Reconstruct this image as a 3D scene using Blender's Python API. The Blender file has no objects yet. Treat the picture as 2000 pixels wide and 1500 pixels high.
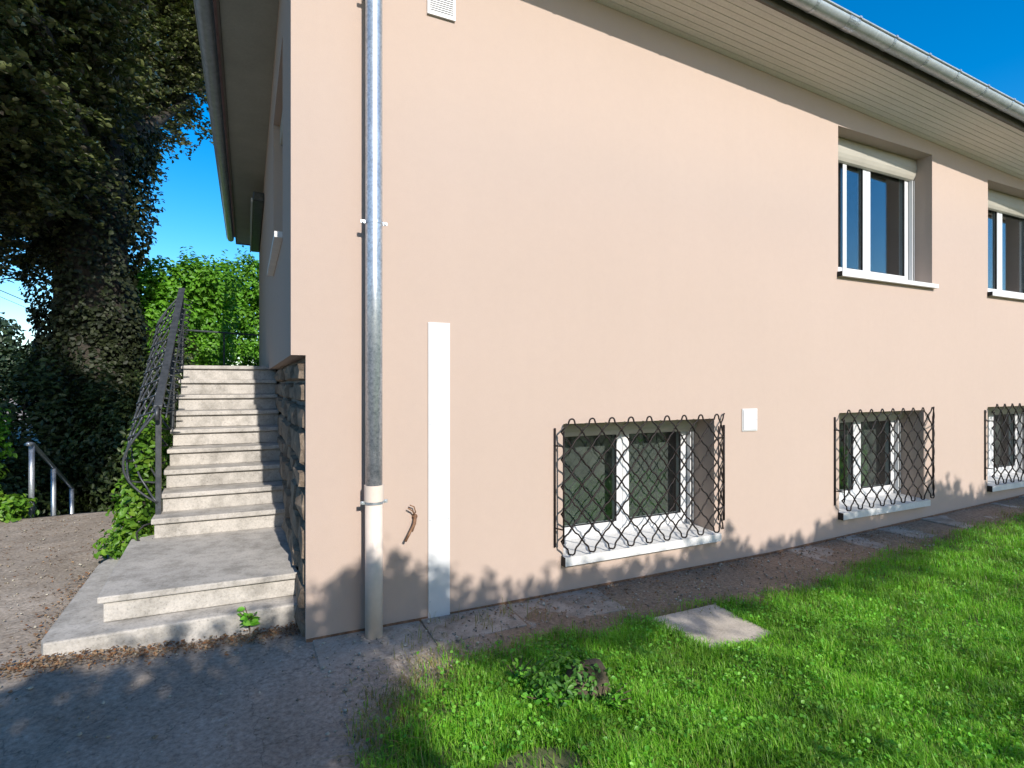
import bpy, bmesh, math, random
import numpy as np
from mathutils import Vector, Matrix, noise as mnoise

random.seed(7)
rng = np.random.default_rng(7)
scene = bpy.context.scene
COL = scene.collection

# ------------------------------------------------------------------ camera, sky, sun, exposure
# world axes: x runs along the facade (0 = house corner), y goes into the depth (0 = facade plane), z up, metres
cam_data = bpy.data.cameras.new("camera")
cam_data.sensor_width = 36.0
cam_data.lens = 19.44
cam_data.clip_start = 0.05
cam_data.clip_end = 2000.0
cam = bpy.data.objects.new("camera", cam_data)
COL.objects.link(cam)
cam.location = (-0.324, -3.57, 1.57)
cam.rotation_euler = (math.radians(90), 0, math.radians(-25.6))
scene.camera = cam

SUN_AZ = math.radians(2.7)       # to the right of the facade's outward normal
SUN_EL = math.radians(28.5)
sun_dir = Vector((math.sin(SUN_AZ) * math.cos(SUN_EL), -math.cos(SUN_AZ) * math.cos(SUN_EL), math.sin(SUN_EL)))
world = bpy.data.worlds.new("World")
scene.world = world
world.use_nodes = True
wn = world.node_tree
wn.nodes.clear()
sky = wn.nodes.new("ShaderNodeTexSky")
sky.sky_type = 'NISHITA'
sky.sun_disc = False
sky.sun_elevation = SUN_EL
sky.sun_rotation = math.pi - SUN_AZ
sky.altitude = 600
sky.air_density = 1.0
sky.dust_density = 0.9
sky.ozone_density = 2.0
hs = wn.nodes.new("ShaderNodeHueSaturation")
hs.inputs["Saturation"].default_value = 1.52
bg = wn.nodes.new("ShaderNodeBackground")
bg.inputs["Strength"].default_value = 0.11
wo = wn.nodes.new("ShaderNodeOutputWorld")
wn.links.new(sky.outputs[0], hs.inputs["Color"])
wn.links.new(hs.outputs[0], bg.inputs["Color"])
wn.links.new(bg.outputs[0], wo.inputs["Surface"])

sl = bpy.data.lights.new("sun", 'SUN')
sl.energy = 2.9
sl.angle = math.radians(0.5)
sl.color = (1.0, 0.94, 0.865)
so = bpy.data.objects.new("sun", sl)
COL.objects.link(so)
so.rotation_euler = sun_dir.to_track_quat('Z', 'Y').to_euler()

scene.view_settings.view_transform = 'Standard'
scene.view_settings.look = 'None'
scene.view_settings.gamma = 1.0
scene.view_settings.use_curve_mapping = False
scene.view_settings.exposure = 1.06
scene.render.engine = 'CYCLES'
scene.cycles.use_denoising = True
scene.cycles.max_bounces = 8
scene.cycles.transparent_max_bounces = 24

# ------------------------------------------------------------------ materials
def new_mat(name):
    m = bpy.data.materials.new(name)
    m.use_nodes = True
    nt = m.node_tree
    nt.nodes.clear()
    out = nt.nodes.new("ShaderNodeOutputMaterial")
    p = nt.nodes.new("ShaderNodeBsdfPrincipled")
    nt.links.new(p.outputs[0], out.inputs[0])
    return m, nt, p, out

def noise_node(nt, scale, detail=4, rough=0.6, vec=None, stretch=None):
    if vec is None:
        g = nt.nodes.new("ShaderNodeNewGeometry")
        vec = g.outputs["Position"]
    if stretch:
        mp = nt.nodes.new("ShaderNodeMapping")
        mp.inputs["Scale"].default_value = stretch
        nt.links.new(vec, mp.inputs["Vector"])
        vec = mp.outputs[0]
    n = nt.nodes.new("ShaderNodeTexNoise")
    n.inputs["Scale"].default_value = scale
    n.inputs["Detail"].default_value = detail
    n.inputs["Roughness"].default_value = rough
    nt.links.new(vec, n.inputs["Vector"])
    return n

def ramp(nt, fac, stops):
    r = nt.nodes.new("ShaderNodeValToRGB")
    el = r.color_ramp.elements
    while len(el) > 1:
        el.remove(el[-1])
    el[0].position = stops[0][0]
    el[0].color = (*stops[0][1], 1)
    for pos, c in stops[1:]:
        e = el.new(pos)
        e.color = (*c, 1)
    nt.links.new(fac, r.inputs[0])
    return r

def mixc(nt, fac, a, b, mode='MIX'):
    m = nt.nodes.new("ShaderNodeMix")
    m.data_type = 'RGBA'
    m.blend_type = mode
    for v, i in ((fac, 0), (a, 6), (b, 7)):
        if isinstance(v, (int, float)):
            m.inputs[i].default_value = v
        elif isinstance(v, tuple):
            m.inputs[i].default_value = (*v, 1)
        else:
            nt.links.new(v, m.inputs[i])
    return m.outputs[2]

def add_bump(nt, p, height, strength, dist):
    b = nt.nodes.new("ShaderNodeBump")
    b.inputs["Strength"].default_value = strength
    b.inputs["Distance"].default_value = dist
    nt.links.new(height, b.inputs["Height"])
    nt.links.new(b.outputs[0], p.inputs["Normal"])

def surface(name, stops, scale=3.0, rough=0.85, metallic=0.0, bump=None, detail=5, spec=0.3, fine=None, stretch=None):
    """noise-driven colour between stops; bump=(scale,strength,distance); fine=(scale,amount) speckle"""
    m, nt, p, out = new_mat(name)
    n = noise_node(nt, scale, detail, stretch=stretch)
    c = ramp(nt, n.outputs[0], stops).outputs[0]
    if fine:
        f = noise_node(nt, fine[0], 2)
        r = ramp(nt, f.outputs[0], [(0.3, (1 - fine[1],) * 3), (0.7, (1 + fine[1],) * 3)])
        c = mixc(nt, 1.0, c, r.outputs[0], 'MULTIPLY')
    nt.links.new(c, p.inputs["Base Color"])
    p.inputs["Roughness"].default_value = rough
    p.inputs["Metallic"].default_value = metallic
    p.inputs["Specular IOR Level"].default_value = spec
    if bump:
        bn = noise_node(nt, bump[0], 4)
        add_bump(nt, p, bn.outputs[0], bump[1], bump[2])
    return m

def leafmat(name, cols, trans=0.35, rough=0.45, spec=0.35):
    """per-leaf colour from a random-per-island ramp, partly translucent"""
    m, nt, p, out = new_mat(name)
    g = nt.nodes.new("ShaderNodeNewGeometry")
    k = len(cols)
    c = ramp(nt, g.outputs["Random Per Island"], [(i / (k - 1), cc) for i, cc in enumerate(cols)]).outputs[0]
    big = noise_node(nt, 2.2, 2)
    br = ramp(nt, big.outputs[0], [(0.35, (0.75, 0.75, 0.7)), (0.65, (1.2, 1.2, 1.1))])
    c = mixc(nt, 1.0, c, br.outputs[0], 'MULTIPLY')
    nt.links.new(c, p.inputs["Base Color"])
    p.inputs["Roughness"].default_value = rough
    p.inputs["Specular IOR Level"].default_value = spec
    t = nt.nodes.new("ShaderNodeBsdfTranslucent")
    tc = mixc(nt, 1.0, c, (1.1, 1.5, 0.5), 'MULTIPLY')
    nt.links.new(tc, t.inputs["Color"])
    mx = nt.nodes.new("ShaderNodeMixShader")
    mx.inputs[0].default_value = trans
    nt.links.new(p.outputs[0], mx.inputs[1])
    nt.links.new(t.outputs[0], mx.inputs[2])
    nt.links.new(mx.outputs[0], out.inputs[0])
    return m

M = {}
m, nt, p, out = new_mat('pink_plaster')
n1 = noise_node(nt, 0.7, 4)
n2 = noise_node(nt, 1.0, 5, 0.7, stretch=(7, 7, 0.45))
n3 = noise_node(nt, 260, 2)
n4 = noise_node(nt, 14, 5, 0.75)
c = ramp(nt, n1.outputs[0], [(0.3, (0.42, 0.33, 0.277)), (0.7, (0.436, 0.342, 0.288))]).outputs[0]
c = mixc(nt, 1.0, c, ramp(nt, n2.outputs[0], [(0.30, (0.992, 0.992, 0.992)), (0.5, (1.0,) * 3), (0.75, (1.004,) * 3)]).outputs[0], 'MULTIPLY')
c = mixc(nt, 1.0, c, ramp(nt, n4.outputs[0], [(0.3, (0.985,) * 3), (0.7, (1.015,) * 3)]).outputs[0], 'MULTIPLY')
c = mixc(nt, 1.0, c, ramp(nt, n3.outputs[0], [(0.3, (0.955,) * 3), (0.7, (1.04,) * 3)]).outputs[0], 'MULTIPLY')
nt.links.new(c, p.inputs["Base Color"])
p.inputs["Roughness"].default_value = 0.93
p.inputs["Specular IOR Level"].default_value = 0.12
add_bump(nt, p, n3.outputs[0], 0.5, 0.0025)
M['plaster'] = m
M['soffit'] = surface('painted_board', [(0.3, (0.70, 0.645, 0.61)), (0.7, (0.77, 0.71, 0.675))], 5, 0.6,
                      fine=(60, 0.05), stretch=(0.4, 6, 6))
M['soffit2'] = surface('grey_soffit_panel', [(0.3, (0.33, 0.33, 0.28)), (0.7, (0.39, 0.39, 0.335))], 3, 0.7, fine=(40, 0.06))
M['white'] = surface('white_plastic', [(0.3, (0.55, 0.555, 0.56)), (0.7, (0.60, 0.60, 0.60))], 6, 0.35, spec=0.5)
M['sill'] = surface('white_sill', [(0.3, (0.54, 0.535, 0.52)), (0.7, (0.63, 0.625, 0.61))], 9, 0.5, fine=(40, 0.05))
M['box'] = surface('cream_shutter_box', [(0.3, (0.36, 0.335, 0.285)), (0.7, (0.41, 0.385, 0.33))], 4, 0.5)
M['pvc'] = surface('cream_pipe', [(0.3, (0.62, 0.525, 0.45)), (0.7, (0.67, 0.57, 0.49))], 6, 0.4, fine=(30, 0.03))
M['black'] = surface('black_iron', [(0.35, (0.008, 0.007, 0.007)), (0.65, (0.022, 0.015, 0.013))], 25, 0.55, spec=0.25)
M['darkmetal'] = surface('dark_paint_metal', [(0.35, (0.05, 0.06, 0.065)), (0.7, (0.10, 0.11, 0.115))], 14, 0.4, 0.3)
M['rail'] = surface('grey_metal_rail', [(0.35, (0.045, 0.05, 0.056)), (0.7, (0.085, 0.092, 0.10))], 18, 0.4, 0.3)
M['rubber'] = surface('black_rubber', [(0.3, (0.012, 0.012, 0.013)), (0.7, (0.02, 0.02, 0.02))], 12, 0.6)
M['rust'] = surface('rusty_pipe', [(0.3, (0.12, 0.06, 0.035)), (0.7, (0.30, 0.17, 0.10))], 30, 0.7, 0.2)
M['fascia'] = surface('dark_fascia', [(0.3, (0.10, 0.085, 0.07)), (0.7, (0.15, 0.13, 0.11))], 6, 0.6)
M['tile'] = surface('roof_tile', [(0.3, (0.09, 0.05, 0.04)), (0.7, (0.16, 0.09, 0.07))], 5, 0.8, bump=(8, 0.5, 0.02))
M['stone'] = surface('rubble_stone', [(0.25, (0.12, 0.088, 0.062)), (0.5, (0.20, 0.15, 0.108)), (0.75, (0.29, 0.225, 0.165))], 7, 0.95,
                     bump=(45, 0.6, 0.012), fine=(80, 0.18))
M['mossy'] = surface('mossy_stone', [(0.3, (0.045, 0.045, 0.022)), (0.5, (0.085, 0.068, 0.045)), (0.7, (0.13, 0.10, 0.075))], 14, 0.95, bump=(60, 0.7, 0.012), fine=(90, 0.25))
M['mortar'] = surface('mortar', [(0.3, (0.20, 0.175, 0.15)), (0.7, (0.30, 0.27, 0.235))], 18, 0.95, bump=(60, 0.5, 0.01))
M['room'] = surface('interior_wall', [(0.3, (0.10, 0.088, 0.078)), (0.7, (0.14, 0.12, 0.105))], 1.5, 0.8)
M['curtain'] = surface('net_curtain', [(0.3, (0.22, 0.20, 0.18)), (0.7, (0.30, 0.28, 0.26))], 3, 0.9, stretch=(14, 14, 0.6))
M['blind'] = surface('dark_blind', [(0.3, (0.05, 0.056, 0.052)), (0.7, (0.10, 0.105, 0.096))], 2.5, 0.9, fine=(20, 0.1))
M['bark'] = surface('bark', [(0.3, (0.03, 0.026, 0.02)), (0.7, (0.065, 0.055, 0.044))], 9, 0.95, bump=(20, 0.8, 0.03), stretch=(3, 3, 0.7))
M['twig'] = surface('twig', [(0.3, (0.06, 0.045, 0.03)), (0.7, (0.12, 0.09, 0.06))], 20, 0.9)

# galvanised zinc
m, nt, p, out = new_mat('galvanised_zinc')
n1 = noise_node(nt, 55, 3, 0.7)
n2 = noise_node(nt, 6, 3)
c1 = ramp(nt, n1.outputs[0], [(0.32, (0.30, 0.33, 0.37)), (0.5, (0.47, 0.51, 0.55)), (0.68, (0.62, 0.65, 0.68))]).outputs[0]
c2 = ramp(nt, n2.outputs[0], [(0.3, (0.8, 0.82, 0.85)), (0.7, (1.05, 1.05, 1.05))]).outputs[0]
nt.links.new(mixc(nt, 1.0, c1, c2, 'MULTIPLY'), p.inputs["Base Color"])
p.inputs["Metallic"].default_value = 0.65
rr = ramp(nt, n1.outputs[0], [(0.3, (0.42,) * 3), (0.7, (0.27,) * 3)])
nt.links.new(rr.outputs[0], p.inputs["Roughness"])
add_bump(nt, p, n2.outputs[0], 0.15, 0.01)
M['zinc'] = m

M['oldzinc'] = surface('weathered_zinc', [(0.3, (0.36, 0.40, 0.42)), (0.7, (0.50, 0.54, 0.56))], 12, 0.42, 0.45, spec=0.5, fine=(60, 0.08))

# concrete with stains, pits and pale edges
def concrete(name, lo, mid, hi, moss=None, stain=0.5):
    m, nt, p, out = new_mat(name)
    a = noise_node(nt, 2.6, 6, 0.65)
    b = noise_node(nt, 70, 3, 0.7)
    s = noise_node(nt, 7, 5, 0.7)
    c = ramp(nt, a.outputs[0], [(0.3, lo), (0.5, mid), (0.7, hi)]).outputs[0]
    c = mixc(nt, 1.0, c, ramp(nt, b.outputs[0], [(0.28, (0.62,) * 3), (0.42, (0.95,) * 3), (0.7, (1.12,) * 3)]).outputs[0], 'MULTIPLY')
    c = mixc(nt, 1.0, c, ramp(nt, s.outputs[0], [(0.36, (1 - stain * 0.6, 1 - stain * 0.6, 1 - stain * 0.62)), (0.56, (1.0,) * 3)]).outputs[0], 'MULTIPLY')
    if moss:
        mo = noise_node(nt, 3.4, 6, 0.7)
        f = ramp(nt, mo.outputs[0], [(0.55, (0, 0, 0)), (0.68, (0.75,) * 3)]).outputs[0]
        c = mixc(nt, f, c, moss)
    nt.links.new(c, p.inputs["Base Color"])
    p.inputs["Roughness"].default_value = 0.93
    p.inputs["Specular IOR Level"].default_value = 0.2
    add_bump(nt, p, b.outputs[0], 0.45, 0.004)
    return m
M['step'] = concrete('step_concrete', (0.34, 0.318, 0.288), (0.44, 0.412, 0.375), (0.51, 0.475, 0.43), stain=0.5)
M['slab'] = concrete('grass_slab_concrete', (0.40, 0.35, 0.285), (0.50, 0.44, 0.36), (0.56, 0.50, 0.42), stain=0.3)
M['apron'] = concrete('apron_concrete', (0.28, 0.24, 0.195), (0.38, 0.33, 0.275), (0.46, 0.41, 0.345), moss=(0.17, 0.125, 0.085))

# ground: trodden earth and old asphalt, browner under the lawn
m, nt, p, out = new_mat('trodden_ground')
a = noise_node(nt, 1.3, 6, 0.65)
b = noise_node(nt, 38, 4, 0.75)
c3 = noise_node(nt, 5.5, 6, 0.7)
col = ramp(nt, a.outputs[0], [(0.3, (0.24, 0.195, 0.152)), (0.5, (0.33, 0.277, 0.225)), (0.7, (0.41, 0.352, 0.295))]).outputs[0]
col = mixc(nt, ramp(nt, c3.outputs[0], [(0.54, (0, 0, 0)), (0.70, (0.5,) * 3)]).outputs[0], col, (0.17, 0.115, 0.075))
col = mixc(nt, 1.0, col, ramp(nt, b.outputs[0], [(0.3, (0.6,) * 3), (0.5, (1.0,) * 3), (0.68, (1.35,) * 3)]).outputs[0], 'MULTIPLY')
vo = nt.nodes.new("ShaderNodeTexVoronoi")
vo.feature = 'DISTANCE_TO_EDGE'
vo.inputs["Scale"].default_value = 1.7
g = nt.nodes.new("ShaderNodeNewGeometry")
wob = noise_node(nt, 4, 4)
va = nt.nodes.new("ShaderNodeVectorMath")
va.operation = 'MULTIPLY_ADD'
nt.links.new(wob.outputs["Color"], va.inputs[0])
va.inputs[1].default_value = (0.35, 0.35, 0.35)
nt.links.new(g.outputs["Position"], va.inputs[2])
nt.links.new(va.outputs[0], vo.inputs["Vector"])
crack = ramp(nt, vo.outputs["Distance"], [(0.0, (0.62,) * 3), (0.009, (1.0,) * 3)]).outputs[0]
col = mixc(nt, 1.0, col, crack, 'MULTIPLY')
ae = nt.nodes.new("ShaderNodeAttribute")
ae.attribute_name = "earth"
earthc = mixc(nt, c3.outputs[0], (0.17, 0.115, 0.075), (0.33, 0.25, 0.175))
earthc = mixc(nt, 1.0, earthc, ramp(nt, b.outputs[0], [(0.3, (0.6,) * 3), (0.5, (1.0,) * 3), (0.68, (1.4,) * 3)]).outputs[0], 'MULTIPLY')
col = mixc(nt, ae.outputs["Fac"], col, earthc)
at = nt.nodes.new("ShaderNodeAttribute")
at.attribute_name = "lawn"
col = mixc(nt, at.outputs["Fac"], col, (0.09, 0.11, 0.035))
nt.links.new(col, p.inputs["Base Color"])
p.inputs["Roughness"].default_value = 0.95
p.inputs["Specular IOR Level"].default_value = 0.15
add_bump(nt, p, b.outputs[0], 0.6, 0.012)
M['ground'] = m

# window glass: clear pane with a real mirror share
m, nt, p, out = new_mat('window_glass')
nt.nodes.remove(p)
tr = nt.nodes.new("ShaderNodeBsdfTransparent")
tr.inputs[0].default_value = (0.90, 0.93, 0.92, 1)
gl = nt.nodes.new("ShaderNodeBsdfGlossy")
gl.inputs["Roughness"].default_value = 0.015
gl.inputs["Color"].default_value = (0.95, 0.97, 1.0, 1)
lwt = nt.nodes.new("ShaderNodeLayerWeight")
lwt.inputs["Blend"].default_value = 0.5
pw = nt.nodes.new("ShaderNodeMath"); pw.operation = 'POWER'; pw.inputs[1].default_value = 3.0
nt.links.new(lwt.outputs["Facing"], pw.inputs[0])
fr = nt.nodes.new("ShaderNodeMath"); fr.operation = 'MULTIPLY_ADD'; fr.inputs[1].default_value = 0.8; fr.inputs[2].default_value = 0.06
nt.links.new(pw.outputs[0], fr.inputs[0])
mx = nt.nodes.new("ShaderNodeMixShader")
nt.links.new(fr.outputs[0], mx.inputs[0])
nt.links.new(tr.outputs[0], mx.inputs[1])
nt.links.new(gl.outputs[0], mx.inputs[2])
nt.links.new(mx.outputs[0], out.inputs[0])
M['glass'] = m

M['grass'] = leafmat('grass_blade', [(0.11, 0.29, 0.020), (0.165, 0.40, 0.028), (0.21, 0.45, 0.036), (0.145, 0.36, 0.03), (0.29, 0.41, 0.07)], 0.3)
M['dry'] = leafmat('dry_grass', [(0.30, 0.23, 0.11), (0.24, 0.21, 0.08), (0.16, 0.19, 0.05)], 0.25)
M['clover'] = leafmat('lawn_weed', [(0.085, 0.28, 0.024), (0.135, 0.38, 0.034), (0.22, 0.45, 0.06)], 0.3, 0.45)
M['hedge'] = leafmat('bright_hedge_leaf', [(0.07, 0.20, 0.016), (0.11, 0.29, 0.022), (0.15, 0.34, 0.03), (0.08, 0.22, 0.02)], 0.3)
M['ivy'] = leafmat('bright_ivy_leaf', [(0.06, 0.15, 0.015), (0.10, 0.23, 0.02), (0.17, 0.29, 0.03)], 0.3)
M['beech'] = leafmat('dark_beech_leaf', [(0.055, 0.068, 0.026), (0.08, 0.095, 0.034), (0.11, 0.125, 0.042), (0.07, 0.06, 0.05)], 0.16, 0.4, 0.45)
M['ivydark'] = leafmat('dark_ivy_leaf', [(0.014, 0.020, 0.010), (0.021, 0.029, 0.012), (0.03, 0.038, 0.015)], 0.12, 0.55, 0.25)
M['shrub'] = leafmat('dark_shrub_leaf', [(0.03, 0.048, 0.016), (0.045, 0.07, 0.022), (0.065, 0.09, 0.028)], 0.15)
M['shrub2'] = leafmat('dark_creeper_leaf', [(0.04, 0.12, 0.018), (0.07, 0.19, 0.025), (0.11, 0.25, 0.035)], 0.25)
M['litter'] = leafmat('leaf_litter', [(0.16, 0.065, 0.03), (0.25, 0.125, 0.06), (0.32, 0.22, 0.14), (0.12, 0.07, 0.045), (0.20, 0.15, 0.10)], 0.05, 0.8)
M['grit'] = leafmat('grit', [(0.16, 0.14, 0.12), (0.30, 0.27, 0.23), (0.45, 0.42, 0.38), (0.22, 0.16, 0.11)], 0.0, 0.9)
M['farleaf'] = leafmat('far_tree_leaf', [(0.03, 0.05, 0.03), (0.045, 0.075, 0.04), (0.06, 0.09, 0.045)], 0.2)

# ------------------------------------------------------------------ helpers
def tag(o, label=None, cat=None, group=None, kind=None):
    if label: o["label"] = label
    if cat: o["category"] = cat
    if group: o["group"] = group
    if kind: o["kind"] = kind
    return o

def empty(name, loc=(0, 0, 0)):
    o = bpy.data.objects.new(name, None)
    o.empty_display_size = 0.2
    COL.objects.link(o)
    o.location = loc
    return o

def link_mesh(name, me, mat, parent=None):
    o = bpy.data.objects.new(name, me)
    COL.objects.link(o)
    if mat is not None and not me.materials:
        me.materials.append(mat)
    if parent is not None:
        o.parent = parent
        base = parent
        off = Vector((0, 0, 0))
        while base is not None:
            off += base.location
            base = base.parent
        o.location = -off         # meshes are written in world coordinates
    return o

class MB:
    def __init__(self):
        self.v = []; self.f = []
    def quad(self, a, b, c, d):
        i = len(self.v); self.v += [tuple(a), tuple(b), tuple(c), tuple(d)]; self.f.append((i, i + 1, i + 2, i + 3)); return self
    def poly(self, pts):
        i = len(self.v); self.v += [tuple(q) for q in pts]; self.f.append(tuple(range(i, i + len(pts)))); return self
    def box(self, x0, x1, y0, y1, z0, z1):
        i = len(self.v)
        self.v += [(x0, y0, z0), (x1, y0, z0), (x1, y1, z0), (x0, y1, z0), (x0, y0, z1), (x1, y0, z1), (x1, y1, z1), (x0, y1, z1)]
        for f in ((0, 3, 2, 1), (4, 5, 6, 7), (0, 1, 5, 4), (1, 2, 6, 5), (2, 3, 7, 6), (3, 0, 4, 7)):
            self.f.append(tuple(i + k for k in f))
        return self
    def hexa(self, p):
        i = len(self.v); self.v += [tuple(q) for q in p]
        for f in ((0, 3, 2, 1), (4, 5, 6, 7), (0, 1, 5, 4), (1, 2, 6, 5), (2, 3, 7, 6), (3, 0, 4, 7)):
            self.f.append(tuple(i + k for k in f))
        return self
    def tube(self, path, r, sides=8, cap=True, rz=None):
        path = [Vector(q) for q in path]
        n = len(path)
        rs = r if isinstance(r, (list, tuple)) else [r] * n
        i0 = len(self.v)
        up = Vector((0, 0, 1))
        prev = None
        for k in range(n):
            d = (path[min(k + 1, n - 1)] - path[max(k - 1, 0)])
            if d.length < 1e-9: d = Vector((0, 0, 1))
            d.normalize()
            if prev is None:
                ref = up if abs(d.z) < 0.95 else Vector((1, 0, 0))
                u = d.cross(ref).normalized()
            else:
                u = (prev - d * prev.dot(d))
                u = u.normalized() if u.length > 1e-6 else d.orthogonal().normalized()
            w = d.cross(u)
            prev = u
            for s in range(sides):
                a = 2 * math.pi * s / sides
                self.v.append(tuple(path[k] + (u * math.cos(a) + w * math.sin(a)) * rs[k]))
        for k in range(n - 1):
            for s in range(sides):
                a = i0 + k * sides + s; b = i0 + k * sides + (s + 1) % sides
                self.f.append((a, b, b + sides, a + sides))
        if cap:
            self.f.append(tuple(i0 + s for s in reversed(range(sides))))
            self.f.append(tuple(i0 + (n - 1) * sides + s for s in range(sides)))
        return self
    def sweep(self, prof, xs, zf):
        """profile of (y,z) points extruded along x, z offset by zf(x)"""
        i0 = len(self.v); k = len(prof)
        for x in xs:
            for (y, z) in prof:
                self.v.append((x, y, z + zf(x)))
        for j in range(len(xs) - 1):
            for q in range(k - 1):
                a = i0 + j * k + q
                self.f.append((a, a + 1, a + k + 1, a + k))
        return self
    def mesh(self, name):
        me = bpy.data.meshes.new(name)
        me.from_pydata(self.v, [], self.f)
        me.update()
        return me
    def build(self, name, mat, parent=None, bevel=0, smooth=False, weld=False):
        me = self.mesh(name)
        if bevel or weld:
            bm = bmesh.new(); bm.from_mesh(me)
            bmesh.ops.remove_doubles(bm, verts=bm.verts, dist=1e-5)
            if bevel:
                bmesh.ops.bevel(bm, geom=list(bm.edges), offset=bevel, segments=2, affect='EDGES', profile=0.6)
            bmesh.ops.recalc_face_normals(bm, faces=bm.faces)
            bm.to_mesh(me); bm.free()
        if smooth:
            for q in me.polygons: q.use_smooth = True
        return link_mesh(name, me, mat, parent)

def arrays_mesh(name, verts, faces_flat, fsize):
    me = bpy.data.meshes.new(name)
    nv = len(verts); nf = len(faces_flat) // fsize
    me.vertices.add(nv)
    me.vertices.foreach_set("co", np.ascontiguousarray(verts, dtype=np.float32).ravel())
    me.loops.add(nf * fsize)
    me.loops.foreach_set("vertex_index", np.ascontiguousarray(faces_flat, dtype=np.int32))
    me.polygons.add(nf)
    me.polygons.foreach_set("loop_start", np.arange(0, nf * fsize, fsize, dtype=np.int32))
    me.polygons.foreach_set("loop_total", np.full(nf, fsize, dtype=np.int32))
    me.update(calc_edges=True)
    return me

def leaf_verts(P, size, up_bias=0.5, aspect=0.55, fold=0.18, tang=None, nrm=None):
    """folded six-point leaves -> verts, flat tri list"""
    N = len(P)
    size = np.broadcast_to(np.asarray(size, dtype=float), (N,))
    n = rng.normal(size=(N, 3)) if nrm is None else nrm + rng.normal(size=(N, 3)) * 0.45
    if nrm is None: n[:, 2] = np.abs(n[:, 2]) + up_bias
    n /= np.linalg.norm(n, axis=1, keepdims=True)
    t = rng.normal(size=(N, 3)) if tang is None else tang + rng.normal(size=(N, 3)) * 0.3
    t -= n * np.sum(t * n, axis=1, keepdims=True)
    t /= np.linalg.norm(t, axis=1, keepdims=True) + 1e-9
    b = np.cross(n, t)
    S = size[:, None]
    w = aspect * 0.5
    def pt(a, c, h): return P + t * S * a + b * S * c + n * S * h
    V = np.stack([pt(-0.5, 0, 0), pt(-0.15, w, fold * 0.6), pt(0.2, w * 0.8, fold * 0.5), pt(0.5, 0, -0.08),
                  pt(0.2, -w * 0.8, fold * 0.5), pt(-0.15, -w, fold * 0.6)], axis=1)
    base = (np.arange(N) * 6)[:, None]
    tri = np.array([0, 3, 1, 1, 3, 2, 0, 5, 3, 3, 5, 4])[None, :]
    return V.reshape(-1, 3), (base + tri).ravel()

def leaf_object(name, P, size, mat, parent=None, **kw):
    v, f = leaf_verts(np.asarray(P, float), size, **kw)
    return link_mesh(name, arrays_mesh(name, v, f, 3), mat, parent)

def fbm(x, y, z=0.0, s=1.0):
    return mnoise.fractal(Vector((x * s, y * s, z)), 1.0, 2.0, 4)

def blob_points(n, c, r, shell=0.55, flat=1.0):
    """points in an uneven ellipsoid, biased to its shell"""
    d = rng.normal(size=(n, 3)); d /= np.linalg.norm(d, axis=1, keepdims=True)
    ph = rng.uniform(0, 6.28, 6)
    w = 1 + 0.16 * np.sin(3 * d[:, 0] * 2 + ph[0]) * np.sin(3 * d[:, 1] * 2 + ph[1]) + 0.13 * np.sin(7 * d[:, 2] + ph[2] + 4 * d[:, 0]) + 0.08 * np.sin(11 * d[:, 1] + ph[3] + 6 * d[:, 2])
    rad = (shell + (1 - shell) * rng.random(n)) ** 0.7 * w
    return np.asarray(c) + d * rad[:, None] * np.asarray(r), d

def copy_tree(o, parent=None):
    c = o.copy(); COL.objects.link(c)
    if parent is not None: c.parent = parent
    for ch in list(o.children):
        copy_tree(ch, c)
    return c

# ------------------------------------------------------------------ ground
EDGE_S = [-6, 0.0, 0.09, 0.3, 0.5, 0.77, 1.6, 2.3, 3.07, 4.1, 5.4, 7.6, 10, 16]
EDGE_T = [-9, -2.2, -1.3, -1.06, -0.85, -0.66, -0.68, -0.60, -0.78, -0.66, -0.56, -0.46, -0.42, -0.4]
def lawn_edge(s):
    return np.interp(s, EDGE_S, EDGE_T)
def smooth(a, b, x):
    u = np.clip((x - a) / (b - a), 0, 1)
    return u * u * (3 - 2 * u)
def ground_h(s, t):
    h = 0.028 * np.clip(s - 4.0, 0, 12)
    h = h + 0.055 * smooth(-0.5, -1.3, s) * smooth(-0.6, 0.1, t)
    pit = smooth(4.45, 4.6, t) * smooth(-1.05, -1.15, s) * (1 - smooth(-6, -7.5, s))
    h = h * (1 - pit) - 1.9 * pit
    h = h - 0.08 * smooth(0.35, 0.5, t) * smooth(-0.3, -0.2, s)
    return h
def axis(dense0, dense1, step, far0, far1):
    mid = list(np.arange(dense0, dense1 + 1e-6, step))
    lo, hi = [], []
    x, d = dense0, step
    while x > far0:
        d *= 1.35; x -= d; lo.append(max(x, far0))
    x, d = dense1, step
    while x < far1:
        d *= 1.35; x += d; hi.append(min(x, far1))
    return np.array(lo[::-1] + mid + hi)
gx = axis(-4.2, 9.5, 0.05, -400, 400)
gy = axis(-3.2, 5.2, 0.05, -400, 400)
X, Y = np.meshgrid(gx, gy, indexing='xy')
Zg = ground_h(X, Y)
near = (X > -4.5) & (X < 10) & (Y > -3.5) & (Y < 5.5)
bump = np.zeros_like(X)
ii = np.argwhere(near)
for a_, b_ in ii:
    bump[a_, b_] = fbm(X[a_, b_], Y[a_, b_], 3.1, 2.3) * 0.010 + fbm(X[a_, b_], Y[a_, b_], 9.0, 11.0) * 0.004
Zg = Zg + bump
nxg, nyg = len(gx), len(gy)
V = np.stack([X.ravel(), Y.ravel(), Zg.ravel()], axis=1)
q = np.arange(nxg * nyg).reshape(nyg, nxg)
F = np.stack([q[:-1, :-1], q[:-1, 1:], q[1:, 1:], q[1:, :-1]], axis=-1).reshape(-1)
me = arrays_mesh('ground', V, F, 4)
lw = smooth(0.12, -0.12, Y - lawn_edge(X)) * 0.85
er = smooth(0.5, 1.3, X) * smooth(-1.4, -1.0, Y) * (1 - smooth(0.1, 0.2, Y)) * 0.85
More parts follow.
